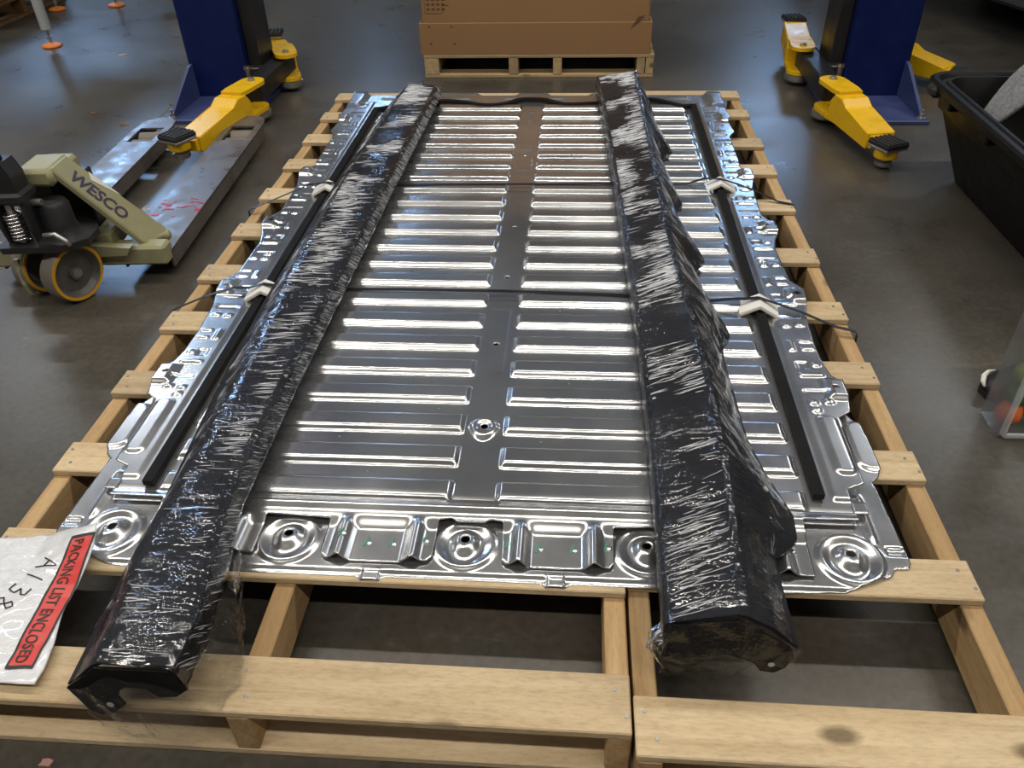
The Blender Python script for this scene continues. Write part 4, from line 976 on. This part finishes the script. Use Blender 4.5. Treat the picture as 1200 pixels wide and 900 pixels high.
lumpy('purple_ball', (2.075, .612, .205), .032, (1.1, .85, .9), 'veg_purple', 'dark purple piece at the top of the clear box', 'toy')
sh = thing('shoe', 'black sneaker with a white toe stripe standing behind the clear box', 'shoe', (2.132, .738, 0), R(12), local=True)
def shoe_ring(u, zs, inset=0.0):
    # u along the length -.07 (toe) .. .2 (heel)
    return None
L_ = [(-.085, .012, .030), (-.070, .030, .042), (-.04, .043, .056), (.0, .047, .068), (.05, .045, .085), (.10, .040, .105), (.15, .037, .112), (.19, .032, .112), (.205, .018, .10)]
g = G(); rings = []
for u, hw, hh in L_:
    rings.append([Vector((u, hw*math.cos(a), .018+max(0, hh-.018)*max(0, math.sin(a))**.8 if math.sin(a) > 0 else .018)) for a in np.linspace(0, math.pi, 13)])
g.loft(rings); g.build('upper', 'shoe_black', sh, smooth=True)
g = G(); sole = [(u, hw+.004) for u, hw, _ in L_]
poly = [(u, w_) for u, w_ in sole]+[(u, -w_) for u, w_ in sole[::-1]]
g.prism(poly, lambda x, y: (x, y, .001), lambda x, y: (x, y, .022)); g.build('sole', 'shoe_black', sh)
g = G(); arc = [(-.030, .046, .036), (-.055, .039, .040), (-.074, .026, .040), (-.086, .010, .036), (-.089, -.004, .030)]
g.tube(arc, [.002, .005, .0065, .006, .003], 8); g.build('toe_stripe', 'shoe_white', sh, smooth=True)
for k in range(4):
    g = G(); u = .01+.028*k; z = .070+.012*k; g.tube([(u, -.026, z), (u+.008, 0, z+.014), (u+.016, .026, z)], .003, 6); g.build('lace', 'black_plastic', sh, smooth=True)

# ------------------------------------------------------------------ table with orange feet, far left; stacked wood; parked car
tt = thing('work_table', 'tall work table with grey and blue legs on orange feet, far left', 'table', (-2.33, 4.45, 0))
for (x, y, mt, rr_) in ((-2.075, 3.94, 'grey_leg', .030), (-2.185, 5.0, 'blue_leg', .014), (-2.56, 4.89, 'blue_leg', .014), (-2.55, 3.92, 'grey_leg', .030)):
    g = G(); g.cyl((x, y, .10), (x, y, .88), rr_, 20); lg = g.build('leg', mt, tt, angle=40)
    g = G(); g.cyl((x, y, .02), (x, y, .10), .008, 10); g.cyl((x, y, .045), (x, y, .058), .016, 6); g.build('leveling_screw', 'steel', tt)
    g = G(); g.lathe([(0, 0), (.052, 0), (.056, .006), (.052, .014), (.02, .024), (0, .026)], (x, y, .0005), seg=28); g.build('orange_foot', 'orange_plastic', tt, angle=40)
g = G(); g.box(-2.65, -1.98, 3.85, 5.08, .88, .91, .005); g.build('table_top', 'table_top', tt)
wp = thing('wood_stack', 'dark brown wooden pallet stack in the far left corner', 'pallet stack', (-3.2, 4.7, 0))
for lv in range(3):
    z = lv*.13
    for k in range(5): board('deck_board', .10, 1.0, .018, 'dark_pallet_wood', wp, (-2.74-k*.24, 4.75, z+.118))
    for y in (4.28, 4.75, 5.22): board('stringer', 1.06, .05, .09, 'dark_pallet_wood', wp, (-3.22, y, z+.064))
    for k in (0, 2, 4): board('bottom_board', .10, 1.0, .018, 'dark_pallet_wood', wp, (-2.74-k*.24, 4.75, z+.009))
car = thing('parked_car', 'dark car side at the far top right behind the tub', 'car', (4.10, 4.67, 0), R(-74.3), local=True)
prof = [(-2.2, .32), (-2.22, .55), (-2.1, .75), (-1.3, .92), (-.6, 1.38), (.7, 1.42), (1.5, 1.0), (2.15, .92), (2.25, .6), (2.2, .30), (1.75, .22), (-1.75, .22)]
g = G(); g.prism(prof, lambda x, z: (x, -.86, z), lambda x, z: (x, .86, z)); bmesh.ops.bevel(g.bm, geom=list(g.bm.edges), offset=.05, segments=2, affect='EDGES'); g.build('car_body', 'car_paint', car, angle=35)
g = G(); g.box(-1.1, 1.1, -.90, -.80, .17, .25, .02); g.build('sill', 'car_trim', car)
for x in (-1.4, 1.4):
    for y in (-.80, .80):
        g = G(); g.lathe([(.2, -.1), (.31, -.1), (.33, -.07), (.33, .07), (.31, .1), (.2, .1)], (x, y, .332), (0, 1, 0), 36); wl = g.build('wheel', 'rubber', car, angle=35)
        g = G(); g.lathe([(0, -.06), (.2, -.08), (.21, .08), (0, .06)], (x, y, .332), (0, 1, 0), 24); sub(g.build('rim', 'steel', None, angle=35), wl)

# ------------------------------------------------------------------ small debris
def scrap(x, y, z, mat, label, cat, s=.012, seed=0, name='paper_scrap'):
    r_ = random.Random(seed); g = G(); n = 8
    pts = [(x+s*r_.uniform(.55, 1.1)*math.cos(2*math.pi*k/n)*1.5, y+s*r_.uniform(.5, 1.0)*math.sin(2*math.pi*k/n)) for k in range(n)]
    g.prism(pts, lambda a, c: (a, c, z), lambda a, c: (a, c, z+.0015+.004*abs(math.sin(a*300)))); return tag(g.build(name, mat), label, cat)
scrap(.24, -.298, .0003, 'pink_paper', 'small pinkish scrap on the concrete in front of the wrapped cover end', 'scrap', .010, 1)
scrap(.80, -.295, .0003, 'pink_paper', 'small pinkish scrap under the front edge of the wide pallet', 'scrap', .010, 2)
for k, (x, y) in enumerate(((-1.55, 3.75), (-1.0, 2.6), (-1.22, 2.75), (-.88, 2.88))):
    scrap(x, y, .0003, 'shavings' if k == 0 else 'dark_pallet_wood', ['pale chip lying on the floor near the orange foot', 'dark chip on the blue-lit floor closest to the jack forks', 'dark chip on the blue-lit floor, second from the jack forks', 'dark chip on the floor nearest the left lift column'][k], 'debris', .018, k+5, 'floor_chip')
g = G(); r_ = random.Random(11)
for k in range(60):
    x = r_.gauss(-.43, .05); y = r_.gauss(1.66, .035); z = .001+r_.uniform(0, .012); a = r_.uniform(0, 6.28); l = r_.uniform(.006, .016)
    g.ribbon([(x, y, z), (x+l*math.cos(a), y+l*math.sin(a), z+.004), (x+2*l*math.cos(a+.5), y+2*l*math.sin(a+.5), z)], (-math.sin(a), math.cos(a), 0), .004, .0006)
o = g.build('wood_shavings', 'shavings'); tag(o, 'small heap of pale wood shavings between the jack forks', 'shavings'); o['kind'] = 'stuff'
